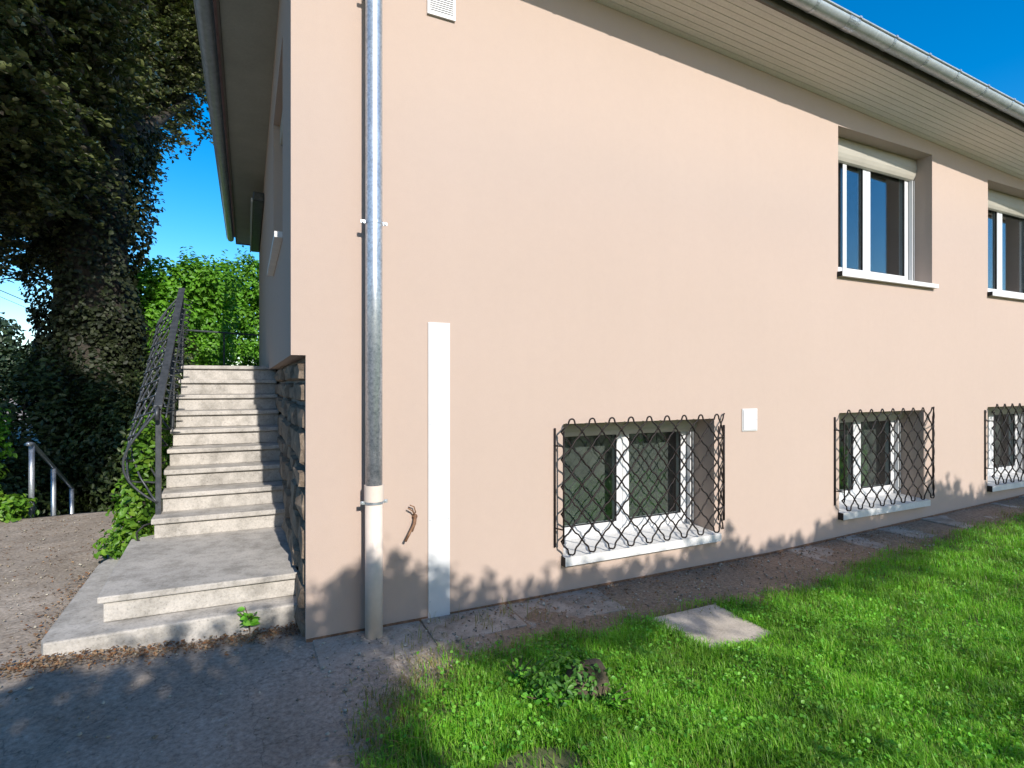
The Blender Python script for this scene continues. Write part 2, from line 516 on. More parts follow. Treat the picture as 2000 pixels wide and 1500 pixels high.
me.attributes.new("earth", 'FLOAT', 'POINT').data.foreach_set("value", er.ravel().astype(np.float32))
me.attributes.new("lawn", 'FLOAT', 'POINT').data.foreach_set("value", lw.ravel().astype(np.float32))
for q_ in me.polygons: q_.use_smooth = True
tag(link_mesh('ground', me, M['ground']), kind='structure')

# concrete apron along the foot of the facade: separate slabs, joints open
apron = MB().box(0.02, 14, -0.40, 0.2, -0.12, -0.012).build('wall_apron', M['mortar'])
tag(apron, kind='structure')
x = 0.03
k = 0
for w in (0.68, 0.62, 0.74, 0.66, 0.8, 0.7, 0.72, 0.66, 0.78, 0.7, 0.75, 0.7, 0.8, 0.75):
    d = 0.40 + random.uniform(-0.03, 0.05)
    dz = random.uniform(-0.004, 0.004) - (0.0 if x < 1.3 else 0.013) + float(ground_h(np.array(x + w / 2), np.array(-0.2)))
    j = [random.uniform(-0.012, 0.012) for _ in range(6)]
    pts = []
    for z in (-0.06, 0.008):
        pts += [(x + 0.006 + j[0], -d + j[1] * 2, z + dz), (x + w - 0.006 + j[2], -d + j[3], z + dz + j[4] * 0.4),
                (x + w - 0.006, 0.05, z + dz + 0.004 + j[4] * 0.4), (x + 0.006, 0.05, z + dz + 0.004)]
    MB().hexa(pts).build('slab', M['apron'], apron, bevel=0.006)
    x += w

# ------------------------------------------------------------------ house
house = empty('house', (0, 0, 0))
tag(house, 'salmon pink rendered house with grey gutter and barred basement windows', 'house')
HX1 = 14.0
HD = 9.7
def eave_z(x):           # underside of the front soffit
    return 4.725 - 0.050 * x
OVER = 0.51

# windows: x0, x1, z0 (top of sill), z1 (lintel), recess, box height, basement?
WIN = [
    (1.812, 3.333, 0.285, 1.270, 0.37, 0.125, True),
    (5.010, 6.470, 0.290, 1.280, 0.37, 0.125, True),
    (7.810, 9.280, 0.335, 1.290, 0.37, 0.125, True),
    (4.995, 6.630, 2.690, 4.150, 0.31, 0.235, False),
    (7.815, 9.420, 2.690, 4.060, 0.31, 0.235, False),
]
xs = sorted({-0.087, -0.003, HX1} | {w[0] for w in WIN} | {w[1] for w in WIN})
zs = sorted({-0.15, 1.745, 4.45, 4.9} | {w[2] for w in WIN} | {w[3] for w in WIN})
wall = MB()
def ztop(x, z):
    return min(z, eave_z(x) + 0.05)
for i in range(len(xs) - 1):
    for j in range(len(zs) - 1):
        x0, x1, z0, z1 = xs[i], xs[i + 1], zs[j], zs[j + 1]
        if x1 <= -0.002 and z1 <= 1.746: continue
        cxm, czm = (x0 + x1) / 2, (z0 + z1) / 2
        if any(w[0] < cxm < w[1] and w[2] < czm < w[3] for w in WIN): continue
        wall.quad((x0, 0, ztop(x0, z0)), (x1, 0, ztop(x1, z0)), (x1, 0, ztop(x1, z1)), (x0, 0, ztop(x0, z1)))
for (x0, x1, z0, z1, rc, bh, bs) in WIN:
    wall.quad((x0, 0, z0), (x0, 0, z1), (x0, rc, z1), (x0, rc, z0))
    wall.quad((x1, 0, z0), (x1, rc, z0), (x1, rc, z1), (x1, 0, z1))
    wall.quad((x0, 0, z1), (x1, 0, z1), (x1, rc, z1), (x0, rc, z1))
    wall.quad((x0, 0, z0), (x0, rc, z0), (x1, rc, z0), (x1, 0, z0))
# return of the render at the corner below the notch, underside of the notch
wall.quad((-0.003, 0, -0.15), (-0.003, 0.035, -0.15), (-0.003, 0.035, 1.745), (-0.003, 0, 1.745))
wall.quad((-0.087, 0, 1.745), (-0.003, 0, 1.745), (-0.003, 0.035, 1.745), (-0.087, 0.035, 1.745))
wall.build('front_wall', M['plaster'], house, weld=True)

sp = MB()
for xa, xb in ((0.0, 4.0), (4.0, 8.0), (8.0, 13.9)):
    ga, gb = 0.028 * max(0, xa - 4), 0.028 * max(0, xb - 4)
    sp.hexa([(xa, -0.006, ga - 0.05), (xb, -0.006, gb - 0.05), (xb, -0.0008, gb - 0.05), (xa, -0.0008, ga - 0.05),
             (xa, -0.006, ga + 0.020), (xb, -0.006, gb + 0.020), (xb, -0.0008, gb + 0.020), (xa, -0.0008, ga + 0.020)])
sp.build('base_profile', M['rust'], house)

# side wall (insulated upper storey) with one window opening
SW = (0.85, 2.42, 2.69, 4.15)
side = MB()
SX = -0.087
ys = sorted({0.0, SW[0], SW[1], HD}); zz = sorted({1.745, SW[2], SW[3], 4.80})
for i in range(len(ys) - 1):
    for j in range(len(zz) - 1):
        y0, y1, z0, z1 = ys[i], ys[i + 1], zz[j], zz[j + 1]
        if SW[0] < (y0 + y1) / 2 < SW[1] and SW[2] < (z0 + z1) / 2 < SW[3]: continue
        side.quad((SX, y1, z0), (SX, y0, z0), (SX, y0, z1), (SX, y1, z1))
for a, b in (((SW[0], SW[2]), (SW[0], SW[3])), ((SW[0], SW[3]), (SW[1], SW[3])), ((SW[1], SW[3]), (SW[1], SW[2])), ((SW[1], SW[2]), (SW[0], SW[2]))):
    side.quad((SX, a[0], a[1]), (SX, b[0], b[1]), (SX + 0.28, b[0], b[1]), (SX + 0.28, a[0], a[1]))
side.quad((SX, 0.036, 1.745), (0.2, 0.036, 1.745), (0.2, HD, 1.745), (SX, HD, 1.745))
side.build('side_wall', M['plaster'], house, weld=True)
back = MB()
back.quad((SX, HD, 1.0), (HX1, HD, 1.0), (HX1, HD, 4.75), (SX, HD, 4.75))
back.quad((HX1, 0, -0.2), (HX1, HD, -0.2), (HX1, HD, 4.3), (HX1, 0, 4.3))
back.build('rear_wall', M['plaster'], house)

# rubble stone facing under the side wall
base = MB().box(0.02, 0.20, 0.036, HD, -0.3, 1.744).build('stone_base', M['mortar'], house)
def stone_mesh(y0, y1, z0, z1, face, bulge):
    n = 5
    grid = []
    cy0, cz0 = (y0 + y1) / 2, (z0 + z1) / 2
    jit = random.uniform(0, 99)
    for a in range(n):
        row = []
        for b in range(n):
            u, v = (0, .07, .5, .93, 1)[a], (0, .10, .5, .90, 1)[b]
            edge = min(u, 1 - u, v, 1 - v) * 2
            ru = u; rv = v
            if a in (0, n - 1) and b in (0, n - 1):
                ru = 0.05 if a == 0 else 0.95; rv = 0.09 if b == 0 else 0.91
            yy = y0 + (y1 - y0) * ru + mnoise.noise(Vector((jit, u * 3, v * 3))) * 0.018
            zz_ = z0 + (z1 - z0) * rv + mnoise.noise(Vector((u * 3, jit, v * 3))) * 0.014
            prof = 0.0 if edge == 0 else (0.8 if edge < 0.3 else 1.0)
            xx = face + 0.03 - (0.03 + bulge) * prof + mnoise.noise(Vector((u * 4, v * 4, jit))) * 0.034 * prof
            row.append((xx, yy, zz_))
        grid.append(row)
    mb = MB()
    for a in range(n - 1):
        for b in range(n - 1):
            mb.quad(grid[a][b], grid[a][b + 1], grid[a + 1][b + 1], grid[a + 1][b])
    rim = [grid[0][b] for b in range(n)] + [grid[a][n - 1] for a in range(1, n)] + [grid[n - 1][b] for b in range(n - 2, -1, -1)] + [grid[a][0] for a in range(n - 2, 0, -1)]
    for k in range(len(rim)):
        a, b = rim[k], rim[(k + 1) % len(rim)]
        mb.quad(a, (0.05, a[1], a[2]), (0.05, b[1], b[2]), b)
    return mb
z = -0.02
while z < 1.70:
    hgt = random.uniform(0.13, 0.24)
    if z + hgt > 1.6: hgt = 1.738 - z
    y = 0.036 + random.uniform(-0.0, 0.01)
    lift = 0
    while y < 3.75:
        wd = random.uniform(0.26, 0.62)
        if y + wd > 3.6: wd = 3.76 - y
        top = min(1.738, z + hgt + random.uniform(-0.035, 0.0))
        stone_mesh(y + 0.006, y + wd - 0.006, z + 0.008, top, random.uniform(-0.04, -0.005), random.uniform(0.004, 0.02)).build('stone', M['stone'], base, weld=True)
        y += wd
    z += hgt

# soffit boards, front and side
soff = MB().box(-0.6, HX1, -OVER + 0.005, -0.0005, 0, 0.001)
s0 = MB()
def zofs(pts): return [(x, y, z + eave_z(x) - 0.10 * max(0.0, (y + OVER) / OVER)) for x, y, z in pts]
s0.hexa(zofs([(-0.55, -OVER, 0.014), (HX1, -OVER, 0.014), (HX1, -0.001, 0.014), (-0.55, -0.001, 0.014),
              (-0.55, -OVER, 0.05), (HX1, -OVER, 0.05), (HX1, -0.001, 0.05), (-0.55, -0.001, 0.05)]))
soffit = s0.build('soffit', M['fascia'], house)
nb = 10
bw = OVER / nb
for k in range(nb):
    y0 = -OVER + k * bw + 0.0022
    y1 = y0 + bw - 0.0044
    cuts = [-0.53] + sorted(random.sample([1.3, 2.1, 2.9, 3.7, 4.4, 5.2, 6.0, 6.9, 7.6, 8.4], 3)) + [HX1]
    for c in range(len(cuts) - 1):
        xa, xb = cuts[c] + 0.001, cuts[c + 1] - 0.001
        dz = random.uniform(-0.0012, 0.0012)
        MB().hexa(zofs([(xa, y0, dz), (xb, y0, dz), (xb, y1, dz), (xa, y1, dz), (xa, y0, 0.013), (xb, y0, 0.013), (xb, y1, 0.013), (xa, y1, 0.013)])).build('board', M['soffit'], soffit)
SEZ = eave_z(-0.1)
MB().box(-0.53, 0.1, 0.0, HD + 0.6, SEZ - 0.001, SEZ + 0.05).build('side_soffit', M['soffit2'], house)
MB().box(-0.552, -0.532, -OVER - 0.02, HD + 0.62, SEZ - 0.02, SEZ + 0.17).build('side_fascia', M['fascia'], house)
fb = MB()
fb.hexa(zofs([(-0.55, -OVER - 0.022, -0.012), (HX1, -OVER - 0.022, -0.012), (HX1, -OVER - 0.001, -0.012), (-0.55, -OVER - 0.001, -0.012),
              (-0.55, -OVER - 0.022, 0.15), (HX1, -OVER - 0.022, 0.15), (HX1, -OVER - 0.001, 0.15), (-0.55, -OVER - 0.001, 0.15)]))
fb.build('front_fascia', M['fascia'], house)
MB().box(-0.53, 1.5, HD + 0.60, HD + 0.62, SEZ - 0.02, SEZ + 0.17).build('rear_fascia', M['fascia'], house)

# hipped roof
rz = lambda x: eave_z(x) + 0.145
RY0, RY1, RX0, RX1 = -OVER - 0.06, HD + 0.66, -0.59, HX1 + 0.6
mid = (RY0 + RY1) / 2; rise = (mid - RY0) * math.tan(math.radians(21))
a, b, c, d = (RX0, RY0, rz(RX0)), (RX1, RY0, rz(RX1)), (RX1, RY1, rz(RX1)), (RX0, RY1, rz(RX0))
e, f = (RX0 + (mid - RY0), mid, rz(3) + rise), (RX1 - (mid - RY0), mid, rz(9) + rise)
rf = MB()
rf.poly([a, b, f, e]); rf.poly([b, c, f]); rf.poly([c, d, e, f]); rf.poly([d, a, e])
rf.poly([(q[0], q[1], q[2] - 0.025) for q in (a, d, c, b)])
for u, w in ((a, b), (b, c), (c, d), (d, a)):
    rf.quad((u[0], u[1], u[2] - 0.025), (w[0], w[1], w[2] - 0.025), w, u)
roof = rf.build('roof', M['tile'], house)

# gutters
def gutter_profile(yc, r, n=14):
    o = [(yc + r * math.cos(t), -r * math.sin(t)) for t in [math.pi * k / n for k in range(n + 1)]]
    i = [(yc + (r - 0.003) * math.cos(t), -(r - 0.003) * math.sin(t)) for t in [math.pi * k / n for k in range(n, -1, -1)]]
    return o + i + [o[0]]
GR = 0.068
GY = -OVER - 0.03 - GR
gz = lambda x: eave_z(x) + 0.094
g = MB().sweep(gutter_profile(GY, GR), [-0.62 + k * 0.731 for k in range(21)], gz)
g.tube([(x_, GY - GR - 0.004, gz(x_) + 0.002) for x_ in np.linspace(-0.62, 14.0, 21)], 0.009, 8)
g.poly([(-0.62, GY + GR * math.cos(t), gz(-0.62) - GR * math.sin(t)) for t in [math.pi * k / 12 for k in range(13)]])
gutter = g.build('gutter', M['oldzinc'], house, smooth=True)
strap0 = None
x = 0.25
while x < 11.5:
    mb = MB()
    prof = [(GY + (GR + 0.004) * math.cos(t), -(GR + 0.004) * math.sin(t)) for t in [math.pi * k / 12 for k in range(13)]]
    prof2 = [(GY + (GR + 0.0005) * math.cos(t), -(GR + 0.0005) * math.sin(t)) for t in [math.pi * k / 12 for k in range(12, -1, -1)]]
    mb.sweep(prof + prof2 + [prof[0]], [x, x + 0.028], gz)
    for xx, order in ((x, 1), (x + 0.028, -1)):
        for k in range(12):
            t0_, t1_ = math.pi * k / 12, math.pi * (k + 1) / 12
            A = [(xx, GY + rr_ * math.cos(t_), gz(xx) - rr_ * math.sin(t_)) for rr_, t_ in ((GR + 0.004, t0_), (GR + 0.004, t1_), (GR + 0.0005, t1_), (GR + 0.0005, t0_))]
            mb.poly(A if order > 0 else A[::-1])
    mb.box(x, x + 0.028, GY + GR, -OVER - 0.0225, gz(x) - 0.012, gz(x) + 0.0)
    mb.box(x, x + 0.028, GY - GR - 0.016, GY - GR + 0.004, gz(x) - 0.004, gz(x) + 0.013)
    mb.build('strap', M['zinc'], gutter)
    x += 0.5
# joint sleeve of the gutter
for xj in (4.15, 8.1):
    MB().sweep(gutter_profile(GY, GR + 0.004), [xj, xj + 0.1], gz).build('joint', M['zinc'], gutter)
sgut = MB()
prof = gutter_profile(-0.555 - 0.03 - GR, GR)
i0 = 0
for yy in np.linspace(-0.6, HD + 0.6, 9):
    for (px_, pz_) in prof: sgut.v.append((px_, yy, SEZ + 0.09 + pz_))
kk = len(prof)
for j in range(8):
    for q_ in range(kk - 1):
        a_ = j * kk + q_
        sgut.f.append((a_, a_ + kk, a_ + kk + 1, a_ + 1))
sgut.tube([(-0.555 - 0.03 - 2 * GR - 0.004, yy, SEZ + 0.092) for yy in np.linspace(-0.6, HD + 0.6, 5)], 0.009, 8)
sgut.build('side_gutter', M['oldzinc'], house, smooth=True)

# windows
def window(x0, x1, z0, z1, rc, bh, bs, n):
    w = empty('window', (x0, rc, z0)); w.parent = house
    names = {True: 'barred basement window', False: 'upper storey window'}
    fy0, fy1 = rc - 0.075, rc + 0.01
    ft = 0.05
    ztop_ = z1 - bh
    fr = MB()
    e_ = 0.002
    fr.box(x0 + e_, x0 + ft, fy0, fy1, z0 + e_, z1 - e_); fr.box(x1 - ft, x1 - e_, fy0, fy1, z0 + e_, z1 - e_)
    fr.box(x0 + ft, x1 - ft, fy0, fy1, z0 + e_, z0 + 0.055); fr.box(x0 + ft, x1 - ft, fy0, fy1, z1 - 0.06, z1 - e_)
    fr.build('frame', M['white'], w)
    xm = (x0 + x1) / 2
    for sx0, sx1 in ((x0 + ft + 0.004, xm - 0.002), (xm + 0.002, x1 - ft - 0.004)):
        st = 0.062
        zb, zt = z0 + 0.059, z1 - 0.064
        s = MB()
        sy0, sy1 = fy0 - 0.012, fy0 + 0.05
        s.box(sx0, sx0 + st, sy0, sy1, zb, zt); s.box(sx1 - st, sx1, sy0, sy1, zb, zt)
        s.box(sx0 + st, sx1 - st, sy0, sy1, zb, zb + st); s.box(sx0 + st, sx1 - st, sy0, sy1, zt - st, zt)
        s.build('sash', M['white'], w)
        g_ = MB()
        for gap in (0.0,):
            g_.box(sx0 + st - 0.004, sx1 - st + 0.004, sy0 + 0.024, sy0 + 0.030, zb + st - 0.004, zt - st + 0.004)
        g_.build('pane', M['glass'], w)
        gk = MB()
        for (xa, xb, za, zb2) in ((sx0 + st, sx0 + st + 0.006, zb + st, zt - st), (sx1 - st - 0.006, sx1 - st, zb + st, zt - st),
                                  (sx0 + st + 0.006, sx1 - st - 0.006, zb + st, zb + st + 0.006), (sx0 + st + 0.006, sx1 - st - 0.006, zt - st - 0.006, zt - st)):
            gk.box(xa, xb, sy0 + 0.006, sy0 + 0.022, za, zb2)
        gk.build('gasket', M['rubber'], w)
    # roller shutter box with rounded front
    bd = 0.07 if bs else 0.055
    by1 = fy0 - 0.014
    prof = [(by1, z1 - 0.002), (by1 - bd, z1 - 0.002), (by1 - bd - 0.012, z1 - bh * 0.45), (by1 - bd - 0.006, z1 - bh * 0.66), (by1 - bd + 0.006, z1 - bh * 0.82),
            (by1 - bd + 0.022, z1 - bh * 0.95), (by1 - bd + 0.04, z1 - bh), (by1, z1 - bh)]
    b = MB()
    xa, xb = x0 + (0.035 if bs else 0.05), x1 - 0.003
    for k in range(len(prof)):
        p0, p1 = prof[k], prof[(k + 1) % len(prof)]
        b.quad((xa, *p0), (xb, *p0), (xb, *p1), (xa, *p1))
    b.poly([(xa, *q_) for q_ in prof]); b.poly([(xb, *q_) for q_ in reversed(prof)])
    b.build('shutter_box', M['box'], w, weld=True)
    for xa in (x0 + 0.003, x1 - 0.048):
        r = MB()
        r.box(xa, xa + 0.012, fy0 - 0.055, fy0 - 0.013, z0 + 0.01, ztop_ - 0.002)
        r.box(xa + 0.033, xa + 0.045, fy0 - 0.055, fy0 - 0.013, z0 + 0.01, ztop_ - 0.002)
        r.box(xa + 0.012, xa + 0.033, fy0 - 0.022, fy0 - 0.0135, z0 + 0.01, ztop_ - 0.002)
        r.build('guide_rail', M['white'], w)
        MB().box(xa + 0.013, xa + 0.032, fy0 - 0.05, fy0 - 0.0225, z0 + 0.012, ztop_ - 0.004).build('rail_brush', M['rubber'], w)
    # sill
    th = 0.068 if bs else 0.048
    s = MB()
    xa, xb = x0 - 0.012, x1 + 0.03
    zi = z0 + (0.02 if bs else 0.012)
    s.hexa([(x0 + 0.001, -0.001, z0 - th * 0.3), (x1 - 0.001, -0.001, z0 - th * 0.3), (x1 - 0.001, fy0 - 0.001, z0), (x0 + 0.001, fy0 - 0.001, z0),
            (x0 + 0.001, -0.001, z0 + 0.003), (x1 - 0.001, -0.001, z0 + 0.003), (x1 - 0.001, fy0 - 0.001, zi), (x0 + 0.001, fy0 - 0.001, zi)])
    s.hexa([(xa, -0.052, z0 - th), (xb, -0.052, z0 - th), (xb, -0.0015, z0 - th), (xa, -0.0015, z0 - th),
            (xa, -0.052, z0 - 0.003), (xb, -0.052, z0 - 0.003), (xb, -0.0015, z0 + 0.0025), (xa, -0.0015, z0 + 0.0025)])
    s.build('sill', M['sill'], w)
    MB().box(xa - 0.006, xa - 0.0005, -0.054, -0.0015, z0 - th - 0.003, z0 - 0.001).build('sill_end', M['rubber'], w)
    if bs:
        MB().box(x0 + ft, x1 - ft, fy1 + 0.06, fy1 + 0.064, z0 + 0.03, z1 - 0.03).build('blind', M['blind'], w)  # blind added behind the glass to lighten the dark basement panes
    if n == 3:
        MB().box(5.395, 5.455, fy0 - 0.02, fy0 - 0.0125, z0 + 0.06, z1 - 0.07).build('mullion', M['white'], w)
    # dim room behind the glass
    r = MB()
    ya, yb = fy1 + 0.001, fy1 + 2.2
    X0, X1, Z0, Z1 = x0 - 0.5, x1 + 0.5, z0 - 0.35, z1 + 0.05
    if not bs: Z0, Z1 = z0 - 0.7, z1 + 0.1
    r.quad((X0, yb, Z0), (X1, yb, Z0), (X1, yb, Z1), (X0, yb, Z1))
    r.quad((X0, ya, Z0), (X0, yb, Z0), (X0, yb, Z1), (X0, ya, Z1))
    r.quad((X1, ya, Z0), (X1, ya, Z1), (X1, yb, Z1), (X1, yb, Z0))
    r.quad((X0, ya, Z0), (X1, ya, Z0), (X1, yb, Z0), (X0, yb, Z0))
    r.quad((X0, ya, Z1), (X0, yb, Z1), (X1, yb, Z1), (X1, ya, Z1))
    for (xa2, xb2, za2, zb2) in ((X0, x0, Z0, Z1), (x1, X1, Z0, Z1), (x0, x1, Z0, z0), (x0, x1, z1, Z1)):
        r.quad((xa2, ya, za2), (xa2, ya, zb2), (xb2, ya, zb2), (xb2, ya, za2))
    r.build('room', M['room'], w)
    return w
for k, args in enumerate(WIN):
    window(*args, k)

# side window: sill, frame and pane set back in the side wall
sw = empty('side_window', (SX, SW[0], SW[2])); sw.parent = house
f_ = MB()
fx0, fx1 = SX + 0.20, SX + 0.27
f_.box(fx0, fx1, SW[0] + .002, SW[0] + 0.06, SW[2] + .002, SW[3] - .002); f_.box(fx0, fx1, SW[1] - 0.06, SW[1] - .002, SW[2] + .002, SW[3] - .002)
f_.box(fx0, fx1, SW[0] + 0.06, SW[1] - 0.06, SW[2] + .002, SW[2] + 0.06); f_.box(fx0, fx1, SW[0] + 0.06, SW[1] - 0.06, SW[3] - 0.06, SW[3] - .002)
f_.box(fx0, fx1, (SW[0] + SW[1]) / 2 - 0.05, (SW[0] + SW[1]) / 2 + 0.05, SW[2] + 0.06, SW[3] - 0.06)
f_.build('frame', M['white'], sw)
MB().box(fx0 + 0.03, fx0 + 0.036, SW[0] + 0.05, SW[1] - 0.05, SW[2] + 0.05, SW[3] - 0.05).build('pane', M['glass'], sw)
MB().box(SX + 0.3, SX + 0.32, SW[0] - 0.2, SW[1] + 0.2, SW[2] - 0.2, SW[3] + 0.2).build('room', M['room'], sw)
MB().box(SX - 0.058, SX - 0.0015, SW[0] - 0.03, SW[1] + 0.03, SW[2] - 0.045, SW[2] - 0.002).build('sill', M['sill'], sw)
MB().box(SX + 0.06, SX + 0.19, SW[0] + 0.004, SW[1] - 0.004, SW[3] - 0.2, SW[3] - 0.002).build('shutter_box', M['box'], sw, bevel=0.02)
# folded awning high on the side wall
aw = MB().box(SX - 0.16, SX - 0.001, 5.6, 9.2, 4.33, 4.47).build('awning_cassette', M['darkmetal'], house, bevel=0.02)
MB().box(SX - 0.185, SX - 0.161, 5.62, 9.18, 4.315, 4.37).build('front_bar', M['white'], aw)

# crimped iron grilles in front of the basement windows
def grille(x0, zt, zb, label):
    """x0 = left jamb of the opening; bent plan: wall - front plane - wall"""
    g = empty('window_grille', (x0, 0, zb)); g.parent = house
    FR = -0.085
    L = 1.535
    def plan(u):
        if u < 0:
            q_ = min(1, -u / 0.082); return (x0 - 0.047 - 0.030 * q_, FR + 0.075 * q_)
        if u > L:
            q_ = min(1, (u - L) / 0.158); return (x0 - 0.047 + L + 0.138 * q_, FR + 0.075 * q_)
        return (x0 - 0.047 + u, FR)
    U0, DU, NI = 0.069, 0.09, 10
    DZ = (zt - zb) / NI
    JL, JR = -1, 18
    def edge_pts(kind):
        n = 8
        if kind == 'top':
            return [(0, 0), (0.13, 0.015), (0.245, 0.09), (0.30, 0.22), (0.33, 0.36), (0.45, 0.50), (0.62, 0.62), (0.78, 0.74), (0.90, 0.88), (1, 1)]
        if kind == 'bot':
            return [(1 - a_, 1 - b_) for a_, b_ in edge_pts('top')][::-1]
        return [(q_ / n - 0.022 * math.sin(2 * math.pi * q_ / n) + 0.016 * math.sin(4 * math.pi * q_ / n), q_ / n + 0.022 * math.sin(2 * math.pi * q_ / n) - 0.016 * math.sin(4 * math.pi * q_ / n)) for q_ in range(n + 1)]
    def bar(j, i, dj, side):
        pts = []
        while i < NI and JL <= j + dj <= JR:
            kind = 'top' if i == 0 else ('bot' if i == NI - 1 else 'mid')
            for a_, b_ in edge_pts(kind):
                u = U0 + DU * (j + dj * a_)
                px_, py_ = plan(u)
                tt = (i + b_)
                pts.append((px_, py_ + side * 0.0045 * math.cos(math.pi * tt), zt - DZ * tt))
            j += dj; i += 1
        if len(pts) > 3:
            MB().tube(pts, 0.0068, 5).build('bar', M['black'], g, smooth=True)
    for dj, side in ((1, 1), (-1, -1)):
        for j in range(0, JR + 1, 2):
            bar(j, 0, dj, side)
        for i in range(1, NI, 2):
            j = JL if dj > 0 else None
            if j is not None: bar(j, i, dj, side)
        if dj < 0:
            for i in range(0, NI, 2):
                if i > 0: bar(JR, i, dj, side)
    for u, z0_, z1_, r_ in ((-0.082, zb + 0.05, zt - 0.07, 0.008), (0.0, zb + 0.09, zt - 0.09, 0.007), (L + 0.158, zb + 0.07, zt - 0.10, 0.0085), (L - 0.005, zb + 0.1, zt - 0.1, 0.006)):
        px_, py_ = plan(u)
        MB().tube([(px_, py_, z0_), (px_, py_, z1_)], r_, 6).build('upright', M['black'], g, smooth=True)
    for zz_ in (zb + 0.19, zt - 0.2):
        for u in (-0.08, L + 0.155):
            px_, py_ = plan(u)
            MB().tube([(px_, py_ - 0.004, zz_), (px_, 0.01, zz_)], 0.008, 6).build('anchor', M['black'], g)
            q2 = plan(0.0 if u < 0 else L)
            MB().tube([(q2[0], q2[1], zz_), (px_, py_, zz_)], 0.006, 5).build('tie', M['black'], g)
    return g
grille(1.812, 1.312, 0.310, '')
grille(5.010, 1.312, 0.318, '')
grille(7.810, 1.325, 0.360, '')

# rain pipe with plastic foot pipe and clamps
PX, PY = 0.386, -0.105
pr = MB().tube([(PX, PY, 0.90), (PX, PY, 2.2), (PX, PY, 3.4), (PX, PY, 4.52), (PX, PY - 0.06, 4.60), (PX, GY + 0.12, 4.66), (PX, GY, 4.71), (PX, GY, 4.745)], 0.0515, 28)
dp = pr.build('rain_pipe', M['zinc'], house, smooth=True)
foot = MB().tube([(PX, PY, -0.06), (PX, PY, 0.86)], 0.0535, 28)
foot.build('foot_pipe', M['pvc'], dp, smooth=True)
cl = MB()
ring_o = [(PX + 0.0595 * math.cos(2 * math.pi * k / 28), PY + 0.0595 * math.sin(2 * math.pi * k / 28)) for k in range(28)]
ring_i = [(PX + 0.052 * math.cos(2 * math.pi * k / 28), PY + 0.052 * math.sin(2 * math.pi * k / 28)) for k in range(28)]
for k in range(28):
    a_, b_ = ring_o[k], ring_o[(k + 1) % 28]; c_, d_ = ring_i[k], ring_i[(k + 1) % 28]
    cl.quad((*a_, 0.845), (*b_, 0.845), (*b_, 0.945), (*a_, 0.945))
    cl.quad((*a_, 0.945), (*b_, 0.945), (*d_, 0.945), (*c_, 0.945))
    cl.quad((*a_, 0.845), (*c_, 0.845), (*d_, 0.845), (*b_, 0.845))
cl.build('socket', M['pvc'], dp, smooth=False)
for zc, r_ in ((0.838, 0.0575), (2.57, 0.0545), (4.02, 0.0545)):
    c = MB()
    for k in range(28):
        t0_, t1_ = 2 * math.pi * k / 28, 2 * math.pi * (k + 1) / 28
        P0 = lambda t_, rr_, z_: (PX + rr_ * math.cos(t_), PY + rr_ * math.sin(t_), z_)
        c.quad(P0(t0_, r_, zc - .009), P0(t1_, r_, zc - .009), P0(t1_, r_, zc + .009), P0(t0_, r_, zc + .009))
        c.quad(P0(t0_, r_, zc + .009), P0(t1_, r_, zc + .009), P0(t1_, r_ - .006, zc + .009), P0(t0_, r_ - .006, zc + .009))
        c.quad(P0(t0_, r_, zc - .009), P0(t0_, r_ - .006, zc - .009), P0(t1_, r_ - .006, zc - .009), P0(t1_, r_, zc - .009))
    for sg in (-1, 1):
        xa, xb = sorted((PX + sg * (r_ - 0.002), PX + sg * (r_ + 0.026)))
        c.box(xa, xb, PY - 0.006, PY + 0.006, zc - 0.010, zc + 0.010)
        c.tube([(PX + sg * (r_ + 0.014), PY - 0.016, zc), (PX + sg * (r_ + 0.014), PY + 0.016, zc)], 0.007, 6)
    c.tube([(PX, PY + r_ - 0.004, zc), (PX, 0.02, zc)], 0.006, 6)
    c.build('clamp', M['zinc'], dp)

# louvred vent near the eaves
vx0, vx1, vz0, vz1 = 0.757, 0.953, 4.035, 4.235
vent = MB()
vent.box(vx0, vx0 + 0.018, -0.018, -0.0005, vz0, vz1); vent.box(vx1 - 0.018, vx1, -0.018, -0.0005, vz0, vz1)
vent.box(vx0 + 0.018, vx1 - 0.018, -0.018, -0.0005, vz0, vz0 + 0.018); vent.box(vx0 + 0.018, vx1 - 0.018, -0.018, -0.0005, vz1 - 0.018, vz1)
vent = vent.build('wall_vent', M['white'], house)
MB().quad((vx0 + 0.01, -0.003, vz0 + 0.01), (vx1 - 0.01, -0.003, vz0 + 0.01), (vx1 - 0.01, -0.003, vz1 - 0.01), (vx0 + 0.01, -0.003, vz1 - 0.01)).build('backing', M['rubber'], vent)
for k in range(11):
    z_ = vz0 + 0.021 + k * 0.0145
    MB().hexa([(vx0 + 0.019, -0.016, z_), (vx1 - 0.019, -0.016, z_), (vx1 - 0.019, -0.004, z_ + 0.006), (vx0 + 0.019, -0.004, z_ + 0.006),
               (vx0 + 0.019, -0.016, z_ + 0.0085), (vx1 - 0.019, -0.016, z_ + 0.0085), (vx1 - 0.019, -0.004, z_ + 0.011), (vx0 + 0.019, -0.004, z_ + 0.011)]).build('louvre', M['white'], vent)

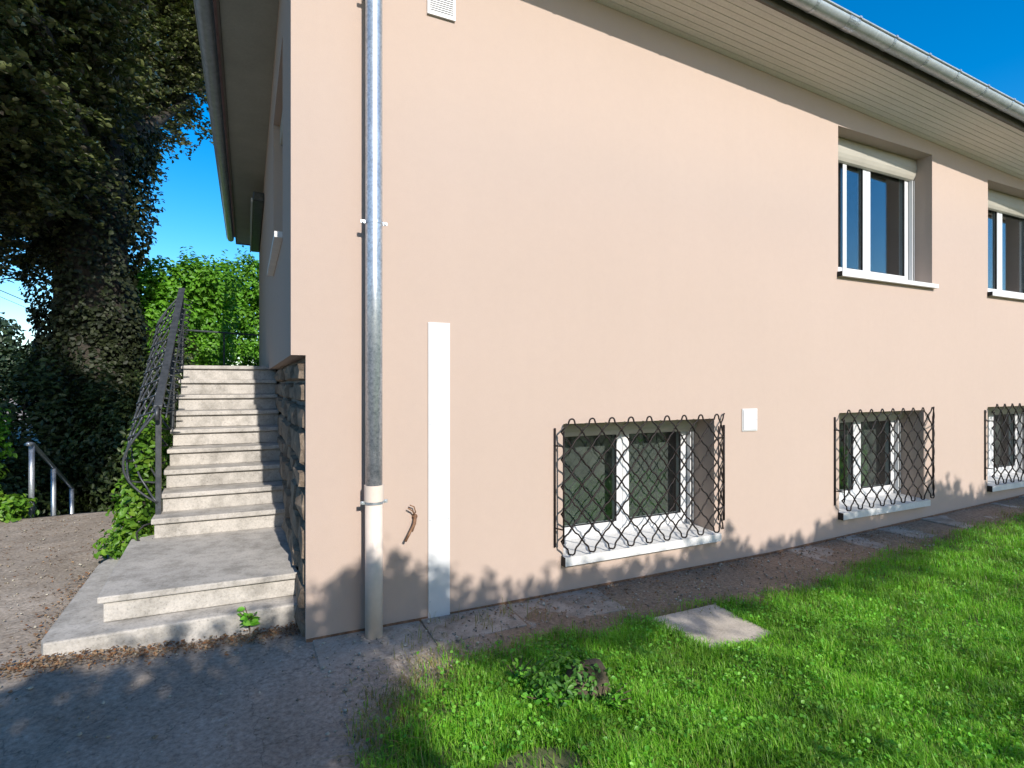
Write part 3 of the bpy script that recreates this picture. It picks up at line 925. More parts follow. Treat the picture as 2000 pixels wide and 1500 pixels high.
# white cable cover strip, blank cover plate, stub of cut pipes
tr_ = MB().box(0.763, 0.916, -0.009, -0.0005, 0.0, 1.982).build('cable_cover', M['white'], house, bevel=0.002)
for za_, zb_ in ((0.004, 1.978),):
    MB().box(0.767, 0.912, -0.0125, -0.0092, za_, zb_).build('lid', M['white'], tr_, bevel=0.0012)
for z_ in (0.12, 0.66, 1.3, 1.93):
    for x_ in (0.775, 0.904):
        MB().tube([(x_, -0.0145, z_), (x_, -0.011, z_)], 0.004, 8).build('screw', M['zinc'], tr_)
cpl = MB().box(3.662, 3.850, -0.010, -0.0005, 1.146, 1.348).build('cover_plate', M['white'], house, bevel=0.003)
MB().box(3.672, 3.840, -0.017, -0.0102, 1.156, 1.338).build('lid', M['white'], cpl, bevel=0.004)
for x_ in (3.684, 3.828):
    MB().tube([(x_, -0.0185, 1.247), (x_, -0.0165, 1.247)], 0.004, 8).build('screw', M['zinc'], cpl)
st = MB()
st.tube([(0.672, 0.02, 0.690), (0.668, -0.03, 0.688), (0.655, -0.045, 0.655), (0.625, -0.05, 0.60), (0.598, -0.05, 0.552)], 0.0085, 8)
st.tube([(0.676, 0.02, 0.700), (0.670, -0.025, 0.692), (0.662, -0.038, 0.66), (0.640, -0.042, 0.61)], 0.011, 8)
st.tube([(0.668, 0.02, 0.705), (0.664, -0.03, 0.715), (0.650, -0.04, 0.742), (0.618, -0.045, 0.765)], 0.005, 6)
st.tube([(0.672, 0.02, 0.708), (0.672, -0.03, 0.73), (0.660, -0.035, 0.768), (0.632, -0.038, 0.782)], 0.004, 6)
st.tube([(0.671, 0.01, 0.70), (0.671, -0.02, 0.70)], 0.017, 10)
st.build('pipe_stub', M['rust'], house, smooth=True)

# ------------------------------------------------------------------ staircase
stairs = empty('staircase', (-0.55, 0.3, 0))
tag(stairs, 'weathered concrete staircase climbing beside the stone base to the terrace', 'staircase')
def step_block(name, x0, x1, y0, y1, z0, z1, bevel=0.008, nose=0.0, mat='step'):
    mb = MB().box(x0, x1, y0, y1, z0, z1)
    return mb.build(name, M[mat], stairs, bevel=bevel)
# lowest slab with a cut rear corner
def prism(pts, z0, z1):
    mb = MB(); n = len(pts)
    mb.poly([(x, y, z1) for x, y in pts]); mb.poly([(x, y, z0) for x, y in reversed(pts)])
    for k in range(n):
        a, b = pts[k], pts[(k + 1) % n]
        mb.quad((a[0], a[1], z0), (b[0], b[1], z0), (b[0], b[1], z1), (a[0], a[1], z1))
    return mb
prism([(-0.012, 0.285), (-0.012, 1.9), (-1.26, 2.0), (-1.36, 1.93), (-1.39, 1.80), (-1.365, 0.36), (-1.34, 0.298)], -0.05, 0.138).build('bottom_slab', M['step'], stairs, bevel=0.012)
prism([(-0.015, 0.44), (-0.015, 1.9), (-1.06, 1.9), (-1.14, 1.86), (-1.10, 0.47)], 0.142, 0.262).build('riser', M['step'], stairs, bevel=0.006)
prism([(-0.014, 0.405), (-0.014, 1.9), (-1.10, 1.93), (-1.18, 1.88), (-1.128, 0.452)], 0.2625, 0.302).build('tread', M['step'], stairs, bevel=0.008)
NS = 9
for k in range(NS):
    zt_ = 0.465 + 0.165 * k
    y0 = 1.74 + 0.243 * k
    xl = -1.03 if k == 0 else -1.0
    tilt = random.uniform(-0.006, 0.006)
    y1 = 3.95 if k < NS - 1 else 4.3
    MB().hexa([(xl + 0.02, y0 + 0.045, zt_ - 0.163), (-0.012, y0 + 0.02, zt_ - 0.163), (-0.012, y1, zt_ - 0.163), (xl + 0.02, y1, zt_ - 0.163),
               (xl + 0.02, y0 + 0.045, zt_ - 0.042), (-0.012, y0 + 0.02, zt_ - 0.042), (-0.012, y1, zt_ - 0.042), (xl + 0.02, y1, zt_ - 0.042)]).build('riser', M['step'], stairs, bevel=0.004)
    MB().hexa([(xl, y0 + 0.012, zt_ - 0.0415), (-0.011, y0 - 0.02, zt_ - 0.0415), (-0.011, y0 + 0.3, zt_ - 0.0415), (xl, y0 + 0.32, zt_ - 0.0415),
               (xl, y0 + 0.012, zt_ + tilt), (-0.011, y0 - 0.02, zt_), (-0.011, y0 + 0.3, zt_), (xl, y0 + 0.32, zt_ + tilt)]).build('tread', M['step'], stairs, bevel=0.009)
MB().box(-1.04, -1.001, 2.05, 4.3, -0.6, 0.4).build('side_wall', M['mortar'], stairs)

# terrace behind the stairs
ter = MB().box(-1.02, 0.0, 4.301, 11.0, -2.0, 1.78).box(-3.6, 0.6, 11.001, 18, -2.0, 1.78)
tag(ter.build('terrace', M['step']), kind='structure')

# ------------------------------------------------------------------ stair railing: basket of crimped bars under a sloping handrail
rail = empty('stair_railing', (-1.0, 1.94, 0.46))
tag(rail, 'grey iron stair railing with bulging crimped lattice beside the concrete steps', 'railing')
SL = 0.165 / 0.243
def rz0(y): return 0.46 + max(0, (y - 1.92)) * SL
def hz(y): return rz0(y) + 0.93
Y0, Y1 = 1.92, 3.82
MB().hexa([(-1.032, Y0 - 0.02, hz(Y0) - 0.03), (-0.968, Y0 - 0.02, hz(Y0) - 0.03), (-0.968, Y1, hz(Y1) - 0.016), (-1.032, Y1, hz(Y1) - 0.016),
           (-1.032, Y0 - 0.02, hz(Y0)), (-0.968, Y0 - 0.02, hz(Y0)), (-0.968, Y1, hz(Y1)), (-1.032, Y1, hz(Y1))]).build('handrail', M['rail'], rail, bevel=0.005)
MB().tube([(-1.0, Y0 - 0.02, hz(Y0) - 0.015), (-1.0, Y0 - 0.06, hz(Y0) - 0.03), (-1.0, Y0 - 0.075, hz(Y0) - 0.07), (-1.0, Y0 - 0.07, hz(Y0) - 0.12)], 0.016, 8).build('rail_end', M['rail'], rail, smooth=True)
for yy in (1.94, 2.9, 3.78):
    MB().box(-1.02, -0.98, yy - 0.02, yy + 0.02, rz0(yy) - 0.02, hz(yy) - 0.03).build('post', M['rail'], rail, bevel=0.003)
def basket(y, v):     # v 0 at handrail .. 1 at the foot
    out = 0.24 * math.sin(math.pi * min(1, v ** 1.25)) ** 0.9
    return Vector((-1.005 - out, y, hz(y) - 0.04 - 0.78 * v))
for yy in (Y0, Y1 - 0.05):
    MB().tube([basket(yy, k / 16) for k in range(17)], 0.010, 6).build('hoop', M['rail'], rail, smooth=True)
nd = 9
for dj in (1, -1):
    for j in range(-6, nd + 1):
        pts = []
        for q_ in range(0, 61):
            v = q_ / 60
            wob = 0.012 * math.sin(2 * math.pi * v * 8)
            fr_ = j + dj * v * 4 + (0 if dj > 0 else 4)
            y = Y0 + (Y1 - 0.05 - Y0) * fr_ / nd
            if y < Y0 or y > Y1 - 0.05: continue
            b_ = basket(y, v)
            pts.append((b_.x - 0.004 * dj, b_.y + wob, b_.z))
        if len(pts) > 5:
            MB().tube(pts, 0.0085, 5).build('bar', M['rail'], rail, smooth=True)
# inner curled top strip
for j in range(18):
    y = Y0 + 0.06 + j * 0.1
    pts = []
    for q_ in range(13):
        t_ = q_ / 12
        pts.append((-0.965 + 0.075 * math.sin(math.pi * t_), y + 0.1 * t_, hz(y + 0.1 * t_) - 0.05 - 0.13 * t_))
    MB().tube(pts, 0.006, 5).build('scroll', M['rail'], rail, smooth=True)
MB().tube([(-0.955, Y0 + 0.1 + 0.1 * k, hz(Y0 + 0.1 + 0.1 * k) - 0.18) for k in range(18)], 0.007, 6).build('lower_rail', M['rail'], rail, smooth=True)

# black cable loop sticking out by the third step
tag(MB().tube([(-1.02, 1.80, 0.30), (-1.07, 1.77, 0.26), (-1.12, 1.76, 0.31), (-1.13, 1.77, 0.37), (-1.08, 1.78, 0.42), (-1.025, 1.80, 0.43)], 0.008, 8).build('cable_loop', M['rubber'], smooth=True),
    'black cable loop poking out beside the lower concrete steps', 'cable')

# rail along the far side of the terrace
tr2 = empty('terrace_railing', (-1.0, 10.6, 1.78))
tag(tr2, 'thin dark railing across the terrace in front of the bright hedge', 'railing')
MB().tube([(-1.75, 10.7, 2.78), (0.2, 10.62, 2.70)], 0.022, 6).build('top_bar', M['darkmetal'], tr2)
for x_ in (-1.7, -0.8, 0.1):
    MB().tube([(x_, 10.68, 1.77), (x_, 10.68, 2.74)], 0.02, 6).build('post', M['darkmetal'], tr2)

# ------------------------------------------------------------------ lower garden: steps going down, handrail
gs = empty('garden_steps', (-2.1, 4.5, 0))
tag(gs, 'dark concrete steps leading down behind the path', 'steps')
for k in range(9):
    MB().box(-3.0, -1.06, 4.48 + 0.32 * k, 4.48 + 0.32 * (k + 1) + 0.02, -2.1, -0.02 - 0.17 * k).build('step', M['apron'], gs, bevel=0.01)
gr = empty('garden_handrail', (-2.66, 4.95, 0))
tag(gr, 'small grey metal handrail descending beside the shaded shrubs', 'railing')
for (x_, y_, zb_, zt_) in ((-2.66, 4.92, -0.25, 0.83), (-2.66, 5.75, -0.75, 0.44), (-2.66, 6.6, -1.2, 0.02)):
    MB().tube([(x_, y_, zb_), (x_, y_, zt_)], 0.03, 8).build('post', M['zinc'], gr, smooth=True)
MB().tube([(-2.66, 4.80, 0.86), (-2.66, 4.95, 0.845), (-2.66, 5.75, 0.46), (-2.66, 6.8, -0.06)], 0.025, 8).build('handrail', M['zinc'], gr, smooth=True)

# ------------------------------------------------------------------ lawn
cp = np.array([-0.324, -3.57])
def lawn_samples(n, fade=0.10):
    out = []
    tot = 0
    while tot < n:
        # distance-weighted sampling over the lawn, denser near the viewpoint
        s = rng.uniform(-0.2, 12.0, 60000); t = rng.uniform(-3.4, -0.3, 60000)
        d = np.hypot(s - cp[0], t - cp[1])
        keep = rng.random(60000) < np.clip((1.9 / d) ** 1.5, 0, 1)
        e = t - lawn_edge(s)
        noise_ = 0.09 * np.sin(s * 7.1 + 1.3) * np.sin(s * 3.3 + t * 5) + rng.normal(0, 1, 60000) * (0.045 + 0.13 * smooth(1.3, 0.5, s))
        keep &= (e + noise_) < 0
        # worn, thin patches
        worn = (np.hypot((s - 0.72) / 0.22, (t + 1.60) / 0.13) < 1.0)
        keep &= ~(worn & (rng.random(60000) < 0.93))
        thin = smooth(1.1, 0.2, s)
        keep &= rng.random(60000) > thin * 0.55
        # stepping slab stays free except a fringe
        ins = (s > 2.09) & (s < 2.64) & (t > -1.19) & (t < -0.64)
        keep &= ~ins
        stn = np.hypot(s - 1.22, t + 1.19) < 0.13
        keep &= ~stn
        out.append(np.stack([s[keep], t[keep]], 1)); tot += keep.sum()
    return np.concatenate(out)[:n]
def clump(s, t):
    return 0.5 + 0.5 * np.sin(s * 9.0 + 2 * np.sin(t * 6)) * np.sin(t * 11 + 2 * np.sin(s * 5))
def blades(name, ST, hmin, hmax, width, mat, lean=0.5, kind='stuff'):
    N = len(ST)
    s, t = ST[:, 0], ST[:, 1]
    z = ground_h(s, t)
    h = rng.uniform(hmin, hmax, N) * (0.55 + 0.8 * clump(s, t))
    az = rng.uniform(0, 2 * np.pi, N)
    ln = np.abs(rng.normal(0, lean, N)) + 0.1
    dx, dy = np.cos(az), np.sin(az)
    wx, wy = -dy * width * 0.5, dx * width * 0.5
    P0 = np.stack([s - wx, t - wy, z - 0.005], 1); P1 = np.stack([s + wx, t + wy, z - 0.005], 1)
    m_ = 0.55
    P2 = np.stack([s + dx * h * ln * 0.3 + wx * 0.8, t + dy * h * ln * 0.3 + wy * 0.8, z + h * m_], 1)
    P3 = np.stack([s + dx * h * ln * 0.3 - wx * 0.8, t + dy * h * ln * 0.3 - wy * 0.8, z + h * m_], 1)
    P4 = np.stack([s + dx * h * ln, t + dy * h * ln, z + h * (1 - 0.25 * np.clip(ln, 0, 1.5))], 1)
    V = np.stack([P0, P1, P2, P3, P4], 1).reshape(-1, 3)
    b = (np.arange(N) * 5)[:, None]
    F = (b + np.array([0, 1, 2, 0, 2, 3, 3, 2, 4])[None, :]).ravel()
    o = link_mesh(name, arrays_mesh(name, V, F, 3), mat)
    return tag(o, kind=kind)
tag(blades('lawn_grass', lawn_samples(300000), 0.03, 0.075, 0.0042, M['grass'], 0.6), 'short green lawn grass in front of the pink wall', 'grass')
# broad-leaved weeds through the lawn
ST = lawn_samples(34000)
cl_ = clump(ST[:, 0] * 0.6 + 3, ST[:, 1] * 0.7)
ST = ST[cl_ > 0.33]
zl = ground_h(ST[:, 0], ST[:, 1]) + rng.uniform(0.015, 0.065, len(ST))
o = leaf_object('lawn_weeds', np.stack([ST[:, 0], ST[:, 1], zl], 1), rng.uniform(0.009, 0.025, len(ST)), M['clover'], up_bias=1.0, aspect=0.8)
tag(o, 'low broad leaved weeds mixed through the lawn', 'weeds', kind='stuff')
# dry tufts and straws between lawn and wall
s_ = np.concatenate([rng.uniform(0.5, 9.0, 2600), np.abs(rng.normal(0.35, 0.3, 1500))])
t_ = lawn_edge(s_) + np.abs(rng.normal(0, 0.10, 4100)) * rng.choice([1, 1, -0.6], 4100) * np.where(np.arange(4100) < 2600, 1, 2.2)
t_ = np.minimum(t_, -0.03)
tag(blades('dry_grass', np.stack([s_, t_], 1), 0.02, 0.07, 0.004, M['dry'], 1.3), 'dry straw fringe between lawn and apron', 'dry grass', kind='stuff')
tag(blades('lawn_straw', lawn_samples(9000), 0.03, 0.075, 0.0035, M['dry'], 1.1), 'yellowed straw among the lawn grass', 'dry grass', kind='stuff')
# a few taller weeds against the apron
s_ = np.concatenate([rng.normal(c, 0.05, 16) for c in (0.62, 0.86, 1.05, 1.25, 1.42)])
t_ = np.concatenate([rng.normal(c, 0.04, 16) for c in (-0.30, -0.12, -0.28, -0.16, -0.30)])
tag(blades('tall_grass', np.stack([s_, np.minimum(t_, -0.03)], 1), 0.05, 0.13, 0.004, M['dry'], 0.5), 'thin wiry grass tufts growing in the apron joints', 'grass tufts', kind='stuff')

es = np.concatenate([rng.uniform(2.06, 2.66, 900), rng.normal(2.655, 0.02, 350), rng.normal(2.075, 0.015, 260)])
et = np.concatenate([rng.normal(-1.215, 0.022, 900), rng.uniform(-1.22, -0.85, 350), rng.uniform(-1.2, -0.9, 260)])
tag(blades('slab_fringe', np.stack([es, et], 1), 0.03, 0.085, 0.0045, M['grass'], 0.8), 'grass fringe leaning over the edges of the concrete slab', 'grass', kind='stuff')
# stepping slab in the grass
tag(prism([(2.062, -0.655), (2.085, -1.205), (2.642, -1.222), (2.658, -0.662)][::-1], -0.04, 0.016).build('paving_slab', M['slab'], bevel=0.006),
    'square grey concrete slab lying in the lawn edge', 'paving slab')

# mossy round stone in the grass with weeds beside it
bm = bmesh.new()
bmesh.ops.create_icosphere(bm, subdivisions=4, radius=1.0)
for v in bm.verts:
    n_ = 1 + 0.16 * mnoise.noise(v.co * 1.6) + 0.05 * mnoise.noise(v.co * 5)
    v.co = Vector((v.co.x * 0.12 * n_, v.co.y * 0.11 * n_, v.co.z * 0.135 * n_))
me = bpy.data.meshes.new('field_stone'); bm.to_mesh(me); bm.free()
for q_ in me.polygons: q_.use_smooth = True
st_ = link_mesh('field_stone', me, M['mossy'])
st_.location = (1.25, -1.19, 0.025)
tag(st_, 'rounded brown stone half sunk in the lawn', 'stone')

def leafy_plant(name, loc, h, nst, nl, size, mat, label, cat, spread=0.12, group=None, lean=0.5):
    r = empty(name, loc)
    tag(r, label, cat, group)
    P, T = [], []
    sm = MB()
    for k in range(nst):
        a = rng.uniform(0, 2 * math.pi); hh = h * rng.uniform(0.6, 1.0)
        dx, dy = math.cos(a) * spread * rng.uniform(0.3, 1), math.sin(a) * spread * rng.uniform(0.3, 1)
        path = [Vector((loc[0] + dx * u * u, loc[1] + dy * u * u, loc[2] + hh * u)) for u in (0, 0.35, 0.7, 1.0)]
        sm.tube(path, [0.004, 0.0035, 0.003, 0.002], 5)
        for _ in range(nl):
            u = rng.uniform(0.25, 1.0)
            b = rng.uniform(0, 2 * math.pi)
            q_ = Vector((loc[0] + dx * u * u, loc[1] + dy * u * u, loc[2] + hh * u))
            P.append((q_.x + math.cos(b) * size * 0.5, q_.y + math.sin(b) * size * 0.5, q_.z + rng.uniform(-0.01, 0.015)))
            T.append((math.cos(b), math.sin(b), 0.25))
    sm.build('stem', M['twig'], r)
    leaf_object('foliage', P, rng.uniform(0.7, 1.2, len(P)) * size, mat, r, tang=np.array(T), up_bias=0.8, aspect=0.6)
    return r
leafy_plant('weed', (-0.31, 0.262, 0.03), 0.17, 5, 6, 0.055, M['clover'], 'small green weed sprouting at the lowest concrete slab', 'weed', 0.09)
leafy_plant('weed', (1.0, -1.24, 0.0), 0.12, 12, 9, 0.038, M['clover'], 'leafy weed clump left of the rounded stone', 'weed', 0.16)
leafy_plant('weed', (1.24, -1.36, 0.0), 0.10, 10, 8, 0.034, M['clover'], 'low weed clump in front of the rounded stone', 'weed', 0.15)
shrub_pts, shrub_d = blob_points(900, (1.10, -1.18, 0.07), (0.20, 0.17, 0.15), 0.6)
shrub_pts[:, 2] = np.abs(shrub_pts[:, 2])
mw = leaf_object('creeper', shrub_pts, rng.uniform(0.016, 0.042, 900), M['shrub2'], nrm=shrub_d + np.array([0, 0, .4]))
tag(mw, 'leafy creeper covering the left side of the rounded stone', 'creeper')
leafy_plant('weed', (0.95, -0.98, 0.0), 0.13, 8, 7, 0.036, M['clover'], 'thin weed clump between rounded stone and apron', 'weed', 0.14)

# leaf litter along the steps and the wall foot
N = 2600
u = rng.random(N)
s_ = np.where(u < 0.55, rng.uniform(-1.5, -0.02, N), np.where(u < 0.72, -1.42 + rng.normal(0, 0.07, N), rng.uniform(0.9, 5.5, N)))
t_ = np.where(u < 0.55, 0.25 - np.abs(rng.normal(0, 0.075, N)), np.where(u < 0.72, rng.uniform(0.2, 1.9, N), -0.02 - np.abs(rng.normal(0, 0.2, N))))
z_ = ground_h(s_, t_) + np.where(u < 0.55, 0.012 + rng.random(N) * 0.03 * np.exp(-((0.25 - t_) / 0.06) ** 2), 0.016)
o = leaf_object('leaf_litter', np.stack([s_, t_, z_], 1), rng.uniform(0.008, 0.027, N), M['litter'], up_bias=1.6, aspect=0.6)
tag(o, 'orange brown dead leaves along the foot of steps and wall', 'leaf litter', kind='stuff')
N = 900
s_ = rng.uniform(-3.0, -1.3, N); t_ = rng.uniform(-0.2, 4.3, N)
o = leaf_object('path_debris', np.stack([s_, t_, ground_h(s_, t_) + 0.008], 1), rng.uniform(0.008, 0.024, N), M['litter'], up_bias=2.5, aspect=0.7)
tag(o, 'scattered dead leaves and crumbs on the path', 'leaf litter', kind='stuff')

N = 5200
s_ = rng.uniform(-3.2, 6.0, N); t_ = np.where(s_ < 0, rng.uniform(-1.6, 4.3, N), rng.uniform(-1.3, -0.03, N))
ok = ((s_ < -1.42) | (t_ < 0.26)) & (t_ > lawn_edge(s_) - 0.05)
s_, t_ = s_[ok], t_[ok]; N = len(s_)
sz = rng.uniform(0.002, 0.008, N) * rng.choice([1, 1, 1, 1.8], N)
oc = np.array([(1, 0, 0), (0, 1, 0), (-1, 0, 0), (0, -1, 0), (0, 0, 0.8), (0, 0, -0.8)], float)
V = np.stack([s_, t_, ground_h(s_, t_) + 0.012], 1)[:, None, :] + oc[None] * sz[:, None, None] * rng.uniform(0.6, 1.4, (N, 6, 1))
F = ((np.arange(N) * 6)[:, None] + np.array([0, 1, 4, 1, 2, 4, 2, 3, 4, 3, 0, 4, 1, 0, 5, 2, 1, 5, 3, 2, 5, 0, 3, 5])[None]).ravel()
tag(link_mesh('grit', arrays_mesh('grit', V.reshape(-1, 3), F, 3), M['grit']), 'loose grit and crumbs on the path and bare earth', 'grit', kind='stuff')

# ------------------------------------------------------------------ vegetation
def shrub(name, blobs, n, size, mat, label, cat, group=None, trunk_r=0.05, stems=5, shell=0.45):
    cx_ = np.mean([b[0][0] for b in blobs]); cy_ = np.mean([b[0][1] for b in blobs])
    zb_ = min(b[0][2] - b[1][2] for b in blobs)
    r = empty(name, (cx_, cy_, zb_))
    tag(r, label, cat, group)
    vol = np.array([b[1][0] * b[1][1] + b[1][0] * b[1][2] + b[1][1] * b[1][2] for b in blobs])
    P, D = [], []
    for b, v in zip(blobs, vol / vol.sum()):
        p, d = blob_points(int(n * v), b[0], b[1], shell)
        P.append(p); D.append(d)
    P = np.concatenate(P); D = np.concatenate(D)
    leaf_object('crown', P, rng.uniform(0.7, 1.25, len(P)) * size, mat, r, nrm=D + np.array([0, 0, 0.45]))
    sm = MB()
    for k in range(stems):
        b = blobs[k % len(blobs)]
        q_ = Vector(b[0]) + Vector((random.uniform(-.4, .4) * b[1][0], random.uniform(-.4, .4) * b[1][1], random.uniform(0, .5) * b[1][2]))
        s0_ = Vector((cx_ + random.uniform(-.3, .3) * b[1][0], cy_ + random.uniform(-.2, .2), zb_ + random.uniform(-0.05, 0.0)))
        mid_ = s0_.lerp(q_, 0.5) + Vector((random.uniform(-.1, .1), random.uniform(-.1, .1), 0.1))
        sm.tube([s0_, mid_, q_], [trunk_r, trunk_r * 0.7, trunk_r * 0.3], 6)
    sm.build('trunk', M['bark'], r)
    return r

# sunlit hedge behind the terrace
hb = []
for k in range(7):
    x_ = -3.1 + k * 0.34
    hb.append(((x_, 12.1 + random.uniform(-.15, .15), 2.9), (0.55, 0.5, 1.25 + random.uniform(-.1, .1))))
    hb.append(((x_ + .15, 12.0 + random.uniform(-.1, .1), 3.85 + random.uniform(-.12, .15)), (0.42, 0.42, 0.62)))
for k in range(7):
    x_ = -1.9 + k * 0.42
    hb.append(((x_, 15.6 + random.uniform(-.2, .2), 3.2), (0.7, 0.6, 1.6)))
    hb.append(((x_ + .2, 15.4 + random.uniform(-.2, .2), 4.55 + random.uniform(-.15, .2)), (0.55, 0.55, 0.9)))
for k in range(26):
    x_ = random.uniform(-3.2, 0.9)
    far = x_ > -0.9
    hb.append(((x_, (15.0 if far else 11.65) + random.uniform(-.2, .1), random.uniform(2.3, 5.3 if far else 4.3)), (random.uniform(.16, .34), random.uniform(.15, .3), random.uniform(.2, .45))))
shrub('hedge', hb, 36000, 0.12, M['hedge'], 'dense bright green sunlit hedge behind the terrace', 'hedge', shell=0.6, stems=12)

# ivy bush under the stair railing
shrub('ivy_bush', [((-1.20, 2.15, 0.50), (0.17, 0.26, 0.33)), ((-1.17, 2.5, 0.78), (0.15, 0.30, 0.36)), ((-1.2, 1.95, 0.28), (0.16, 0.16, 0.2)), ((-1.15, 2.9, 1.0), (0.14, 0.35, 0.35)), ((-1.16, 2.3, 0.95), (0.13, 0.25, 0.33)), ((-1.25, 2.25, 0.18), (0.26, 0.3, 0.14))],
      3100, 0.06, M['ivy'], 'bright leafy ivy bush growing under the stair railing', 'bush', trunk_r=0.012, stems=9, shell=0.5)
# ground plants at the left of the path
shrub('ground_plant', [((-2.85, 4.55, 0.16), (0.32, 0.35, 0.17)), ((-3.15, 4.7, 0.5), (0.3, 0.3, 0.35))], 1500, 0.07, M['ivy'], 'sunlit green plants at the left edge of the path', 'plant', trunk_r=0.01)
shrub('ground_plant', [((-3.25, 5.2, 0.9), (0.32, 0.35, 0.45))], 900, 0.075, M['hedge'], 'taller green plant at the far left behind the path', 'plant', trunk_r=0.012)
shrub('ground_plant', [((-1.35, 4.2, 0.10), (0.30, 0.22, 0.11)), ((-1.2, 4.0, 0.18), (0.14, 0.2, 0.16))], 600, 0.05, M['ivy'], 'low green creeper at the path end beside the stairs', 'plant', trunk_r=0.006)

# dark shaded shrubs in the lower garden
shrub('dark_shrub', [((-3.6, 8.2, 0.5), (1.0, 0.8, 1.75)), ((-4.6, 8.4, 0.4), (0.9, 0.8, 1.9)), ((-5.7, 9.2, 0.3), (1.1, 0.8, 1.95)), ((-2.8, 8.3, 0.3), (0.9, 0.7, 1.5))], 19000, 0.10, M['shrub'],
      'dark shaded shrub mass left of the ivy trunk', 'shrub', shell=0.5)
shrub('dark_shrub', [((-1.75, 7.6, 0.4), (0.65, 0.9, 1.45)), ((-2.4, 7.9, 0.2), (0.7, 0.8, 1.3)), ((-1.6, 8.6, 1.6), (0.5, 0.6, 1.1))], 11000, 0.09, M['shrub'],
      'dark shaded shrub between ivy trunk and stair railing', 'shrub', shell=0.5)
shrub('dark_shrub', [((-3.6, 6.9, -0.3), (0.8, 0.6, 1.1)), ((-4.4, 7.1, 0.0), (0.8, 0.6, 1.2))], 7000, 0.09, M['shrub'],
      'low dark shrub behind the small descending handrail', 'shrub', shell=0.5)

# big beech with ivy-clad trunk
tree = empty('beech_tree', (-3.15, 10.0, -1.9))
tag(tree, 'huge dark beech tree with thick ivy clad trunk at left', 'tree')
tk = MB()
tk.tube([(-3.15, 10, -2.2), (-3.15, 10, 0), (-3.12, 10, 2.5), (-3.1, 10, 5.0), (-3.15, 10.0, 7.5), (-3.1, 10.1, 11)], [0.95, 0.72, 0.62, 0.58, 0.5, 0.25], 16)
limbs = [((-3.1, 10, 4.2), (-4.6, 9.4, 5.8), (-6.5, 8.6, 7.0)),
         ((-3.1, 10, 5.4), (-3.2, 7.8, 6.9), (-3.3, 4.4, 7.6)),
         ((-3.1, 10, 5.2), (-4.8, 7.6, 6.6), (-5.4, 4.8, 7.2)), ((-3.1, 10, 5.0), (-2.7, 12.4, 7.6), (-1.7, 14.2, 9.6)), ((-3.1, 10, 5), (-3.0, 12.2, 7.3), (-2.3, 14.5, 9.5))]
for l in limbs:
    tk.tube([Vector(q_) for q_ in l], [0.26, 0.16, 0.06], 9)
tk.build('trunk', M['bark'], tree, smooth=True)
# ivy coat
N = 21000
a = rng.uniform(0, 2 * np.pi, N); z_ = np.where(rng.random(N) < 0.75, rng.uniform(-1.9, 6.9, N), rng.uniform(0.6, 3.0, N))
r_ = 0.80 + 0.13 * np.sin(3 * a + z_ * 1.3) + 0.10 * np.sin(z_ * 2.9 + a) + rng.normal(0, 0.05, N) + 0.18 * smooth(4.6, 6.5, z_) + 0.1 * smooth(2.4, 0.8, z_)
P = np.stack([-3.13 + r_ * np.cos(a), 10 + r_ * np.sin(a), z_], 1)
nr = np.stack([np.cos(a), np.sin(a), np.full(N, 0.3)], 1)
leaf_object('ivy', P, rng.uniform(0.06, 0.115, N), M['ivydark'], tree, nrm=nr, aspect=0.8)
# crown: drooping sprays of leaves above an uneven lower surface
def crown_low(s, t):
    base = 4.75 + 0.9 * np.clip(s + 2.3, 0, 3) + 0.30 * np.clip(9.0 - t, 0, 6)
    base = base - 0.35 * smooth(-3.2, -4.4, s)
    lit = np.where(t > 12.2, 6.9 + 2.4 * np.clip(s + 2.95, 0, 0.75) + 0.8 * np.clip(s + 2.2, 0, 3), 4.85 + 0.55 * np.clip(12.0 - t, 0, 10))
    base = np.where(s > -3.2 + 0.047 * (12.0 - t), np.where(t > 12.2, lit, np.maximum(base, lit)), base)
    return base + 0.38 * np.sin(s * 2.9 + 1.0) * np.sin(t * 2.3) + 0.25 * np.sin(s * 6.1 + t * 1.7) 
def spray(n_sp, s_rng, t_rng, zx, per=34, size=0.105, thick=2.6):
    P, T = [], []
    s = rng.uniform(*s_rng, n_sp); t = rng.uniform(*t_rng, n_sp)
    z = crown_low(s, t) + thick * rng.random(n_sp) ** 1.5 + zx
    for k in range(n_sp):
        az = rng.uniform(0, 2 * np.pi); L = rng.uniform(0.5, 0.95)
        dv = np.array([np.cos(az), np.sin(az), -0.45 - 0.3 * rng.random()])
        u = rng.random(per)
        pts = np.array([s[k], t[k], z[k]]) + dv * (u * L)[:, None]
        side = rng.choice([-1, 1], per) * 0.07
        pts[:, 0] += -np.sin(az) * side + rng.normal(0, 0.03, per); pts[:, 1] += np.cos(az) * side + rng.normal(0, 0.03, per)
        pts[:, 2] += rng.normal(0, 0.03, per)
        P.append(pts)
        tt = np.tile(dv, (per, 1)); tt[:, 0] += -np.sin(az) * np.sign(side) * 0.8; tt[:, 1] += np.cos(az) * np.sign(side) * 0.8
        T.append(tt)
    return np.concatenate(P), np.concatenate(T)
parts = [spray(1300, (-8.5, -3.0), (7.0, 13.5), 0), spray(900, (-7.5, -2.2), (2.6, 9.0), 0), spray(1900, (-3.6, -0.9), (12.4, 15.5), 1.3, thick=4.5), spray(95, (-3.3, -0.9), (12.4, 15.0), -0.3, thick=1.6), spray(450, (-5.5, -2.6), (8.0, 12.5), 2.0), spray(800, (-4.6, -2.3), (6.0, 9.3), 0.2, thick=4.0)]
P = np.concatenate([q_[0] for q_ in parts]); T = np.concatenate([q_[1] for q_ in parts])
